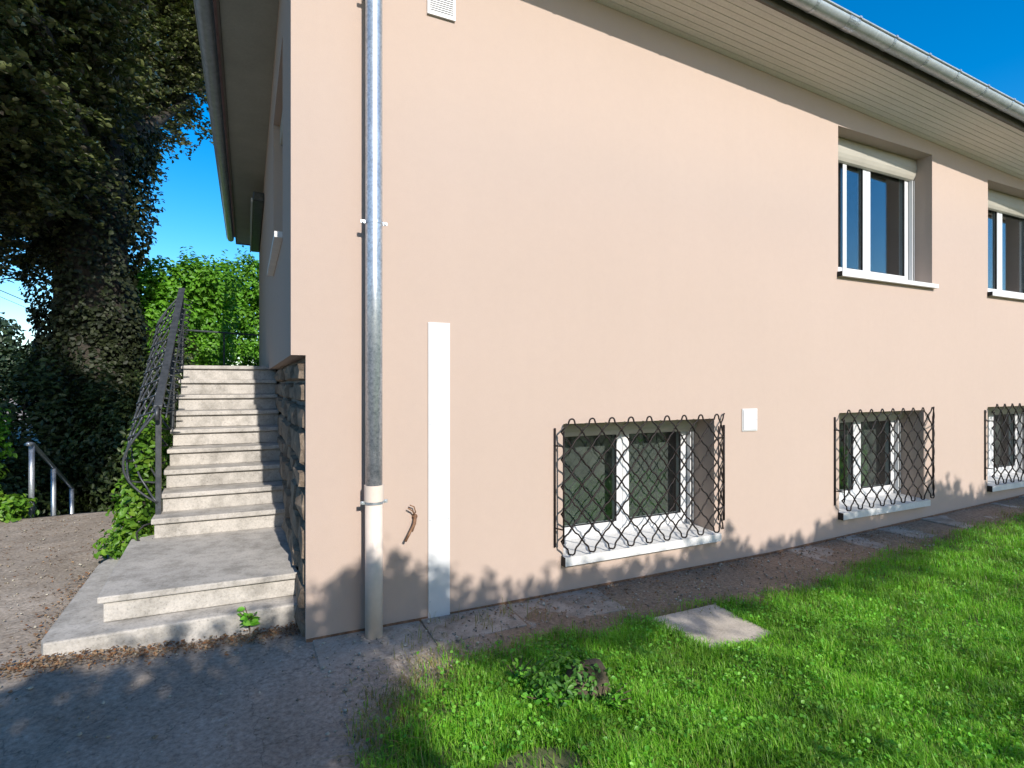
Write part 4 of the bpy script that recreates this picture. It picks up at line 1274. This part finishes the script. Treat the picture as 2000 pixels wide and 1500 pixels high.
leaf_object('crown', P, rng.uniform(0.085, 0.14, len(P)), M['beech'], tree, tang=T, up_bias=0.9, aspect=0.62)

# hedge behind the viewpoint: its shadow frays out at the foot of the wall
HT = -6.3
hr = empty('garden_hedge', (3.0, HT, 0))
tag(hr, 'leafy garden hedge behind the viewpoint shading the foot of the wall', 'hedge')
xs_ = np.arange(-9.5, 16.0, 0.3)
P, D = [], []
TIP_S = [-9, -3, -1.5, -0.5, 0, 0.3, 0.65, 0.9, 1.3, 2, 2.8, 3.3, 3.7, 4.6, 5.1, 5.5, 6, 6.6, 7, 7.5, 8, 9, 16]
TIP_Z = [.05, .03, .08, .05, .22, .32, .28, .05, -.03, .02, -.01, .14, -.02, -.02, .20, .10, .20, .30, .24, .10, .24, .20, .20]
def hedge_top(x):
    return 6.3 * math.tan(SUN_EL) + float(np.interp(x - 0.3, TIP_S, TIP_Z))
for x_ in xs_:
    tp = hedge_top(x_)
    full = 1.0 if x_ < 0.5 else 0.06  # right part thinned on purpose to let sun reach the lawn
    p, d = blob_points(int(1900 * full), (x_, HT, tp * 0.5 - 0.1), (0.4, 0.55, tp * 0.52), 0.3)
    P.append(p); D.append(d)
    p, d = blob_points(1100 if full == 1 else 750, (x_, HT, tp - 0.17 if full < 1 else tp - 0.5), (0.35, 0.5, 0.18 if full < 1 else 0.5), 0.2)
    P.append(p); D.append(d)
    for _ in range(4):
        sx = x_ + random.uniform(-0.2, 0.2); hh = random.uniform(0.06, 0.30); n_ = 22
        u = rng.random(n_)
        lx, ly = random.uniform(-.1, .1), random.uniform(-.08, .08)
        P.append(np.stack([sx + lx * u + rng.normal(0, .028, n_), HT + random.uniform(-.2, .2) + ly * u + rng.normal(0, .028, n_), tp - 0.10 + hh * u], 1))
        D.append(np.tile([0.2, 0.0, 0.6], (n_, 1)))
P = np.concatenate(P); D = np.concatenate(D)
leaf_object('foliage', P, rng.uniform(0.055, 0.095, len(P)), M['hedge'], hr, nrm=D)
sm = MB()
for x_ in np.arange(-9.3, 16, 0.7):
    sm.tube([(x_, HT, -0.05), (x_ + random.uniform(-.1, .1), HT + .03, 1.3), (x_ + random.uniform(-.2, .2), HT, 2.4)], [0.05, 0.035, 0.015], 6)
sm.build('stems', M['twig'], hr)

# unseen tree added behind the viewpoint to keep the lower garden in shade
st2 = empty('added_shade_tree', (-4.4, -6.0, 0))
tag(st2, 'tall unseen tree added behind the viewpoint at left for its shade', 'tree')
tk = MB().tube([(-4.4, -6, -0.1), (-4.3, -6, 4), (-4.4, -6, 8), (-4.3, -6, 13.5)], [0.32, 0.26, 0.2, 0.08], 10)
for q_ in ((-2.4, -5.6, 8), (-6.4, -6.2, 8.5), (-3.2, -5.5, 11), (-5.4, -6.4, 11.5)):
    tk.tube([(-4.35, -6, q_[2] - 2.5), ((q_[0] - 4.35) / 2, (q_[1] - 6) / 2, q_[2] - 0.8), q_], [0.13, 0.09, 0.03], 7)
tk.build('trunk', M['bark'], st2)
P, D = [], []
for c, r_, n_ in (((-3.6, -5.6, 8.2), (2.4, 1.8, 1.8), 20000), ((-4.8, -5.8, 12.0), (2.3, 1.8, 2.8), 22000), ((-6.8, -5.8, 10.4), (2.3, 1.8, 3.4), 14000), ((-4.3, -5.6, 15.0), (1.9, 1.6, 1.6), 10000)):
    p, d = blob_points(n_, c, r_, 0.25)
    P.append(p); D.append(d)
leaf_object('crown', np.concatenate(P), 0.17, M['beech'], st2, nrm=np.concatenate(D))

# distant trees and overhead wires at far left
for (x_, y_, h_, w_, lab) in ((-14.6, 38.0, 5.9, 2.4, 'far hazy tree at the left edge of the view'), (-12.3, 45, 4.9, 3.0, 'low far tree left of the ivy clad trunk'),
                              (-9.0, 46, 5.0, 3.5, 'far low tree hidden behind the ivy clad trunk')):
    r = empty('far_tree', (x_, y_, -2)); tag(r, lab, 'tree', 'far trees beyond the garden')
    MB().tube([(x_, y_, -2), (x_, y_, h_ * 0.5)], [0.25, 0.12], 7).build('trunk', M['bark'], r)
    P, D = [], []
    for _ in range(7):
        c = (x_ + random.uniform(-.6, .6) * w_, y_ + random.uniform(-.5, .5) * w_, h_ * random.uniform(0.35, 0.78))
        p, d = blob_points(800, c, (w_ * 0.5, w_ * 0.5, h_ * 0.24), 0.4); P.append(p); D.append(d)
    leaf_object('crown', np.concatenate(P), 0.32, M['farleaf'], r, nrm=np.concatenate(D))
for k, (dz, rr_, lab) in enumerate(((0, 0.022, 'upper thin overhead wire crossing the sky at far left'), (-0.35, 0.012, 'fainter lower overhead wire crossing the sky at far left'))):
    pts = []
    for q_ in range(13):
        u = q_ / 12
        pts.append((-22 + 18 * u, 40 - 8.5 * u, 11.6 - 8.6 * u + dz - 1.2 * 4 * u * (1 - u) * 0.3))
    tag(MB().tube(pts, rr_, 5).build('overhead_wire', M['rubber']), lab, 'wire')

# far wood closing the horizon
P, D = [], []
for k in range(46):
    a_ = math.radians(-100 + k * 3.0)
    R_ = random.uniform(72, 92)
    h_ = random.uniform(3.0, 6.0)
    p, d = blob_points(260, (math.sin(a_) * R_, math.cos(a_) * R_, h_ * 0.42), (4.5, 4.5, h_ * 0.62), 0.4)
    P.append(p); D.append(d)
tag(leaf_object('far_wood', np.concatenate(P), 0.9, M['farleaf'], nrm=np.concatenate(D)), 'low far wood along the horizon', 'wood', kind='stuff')
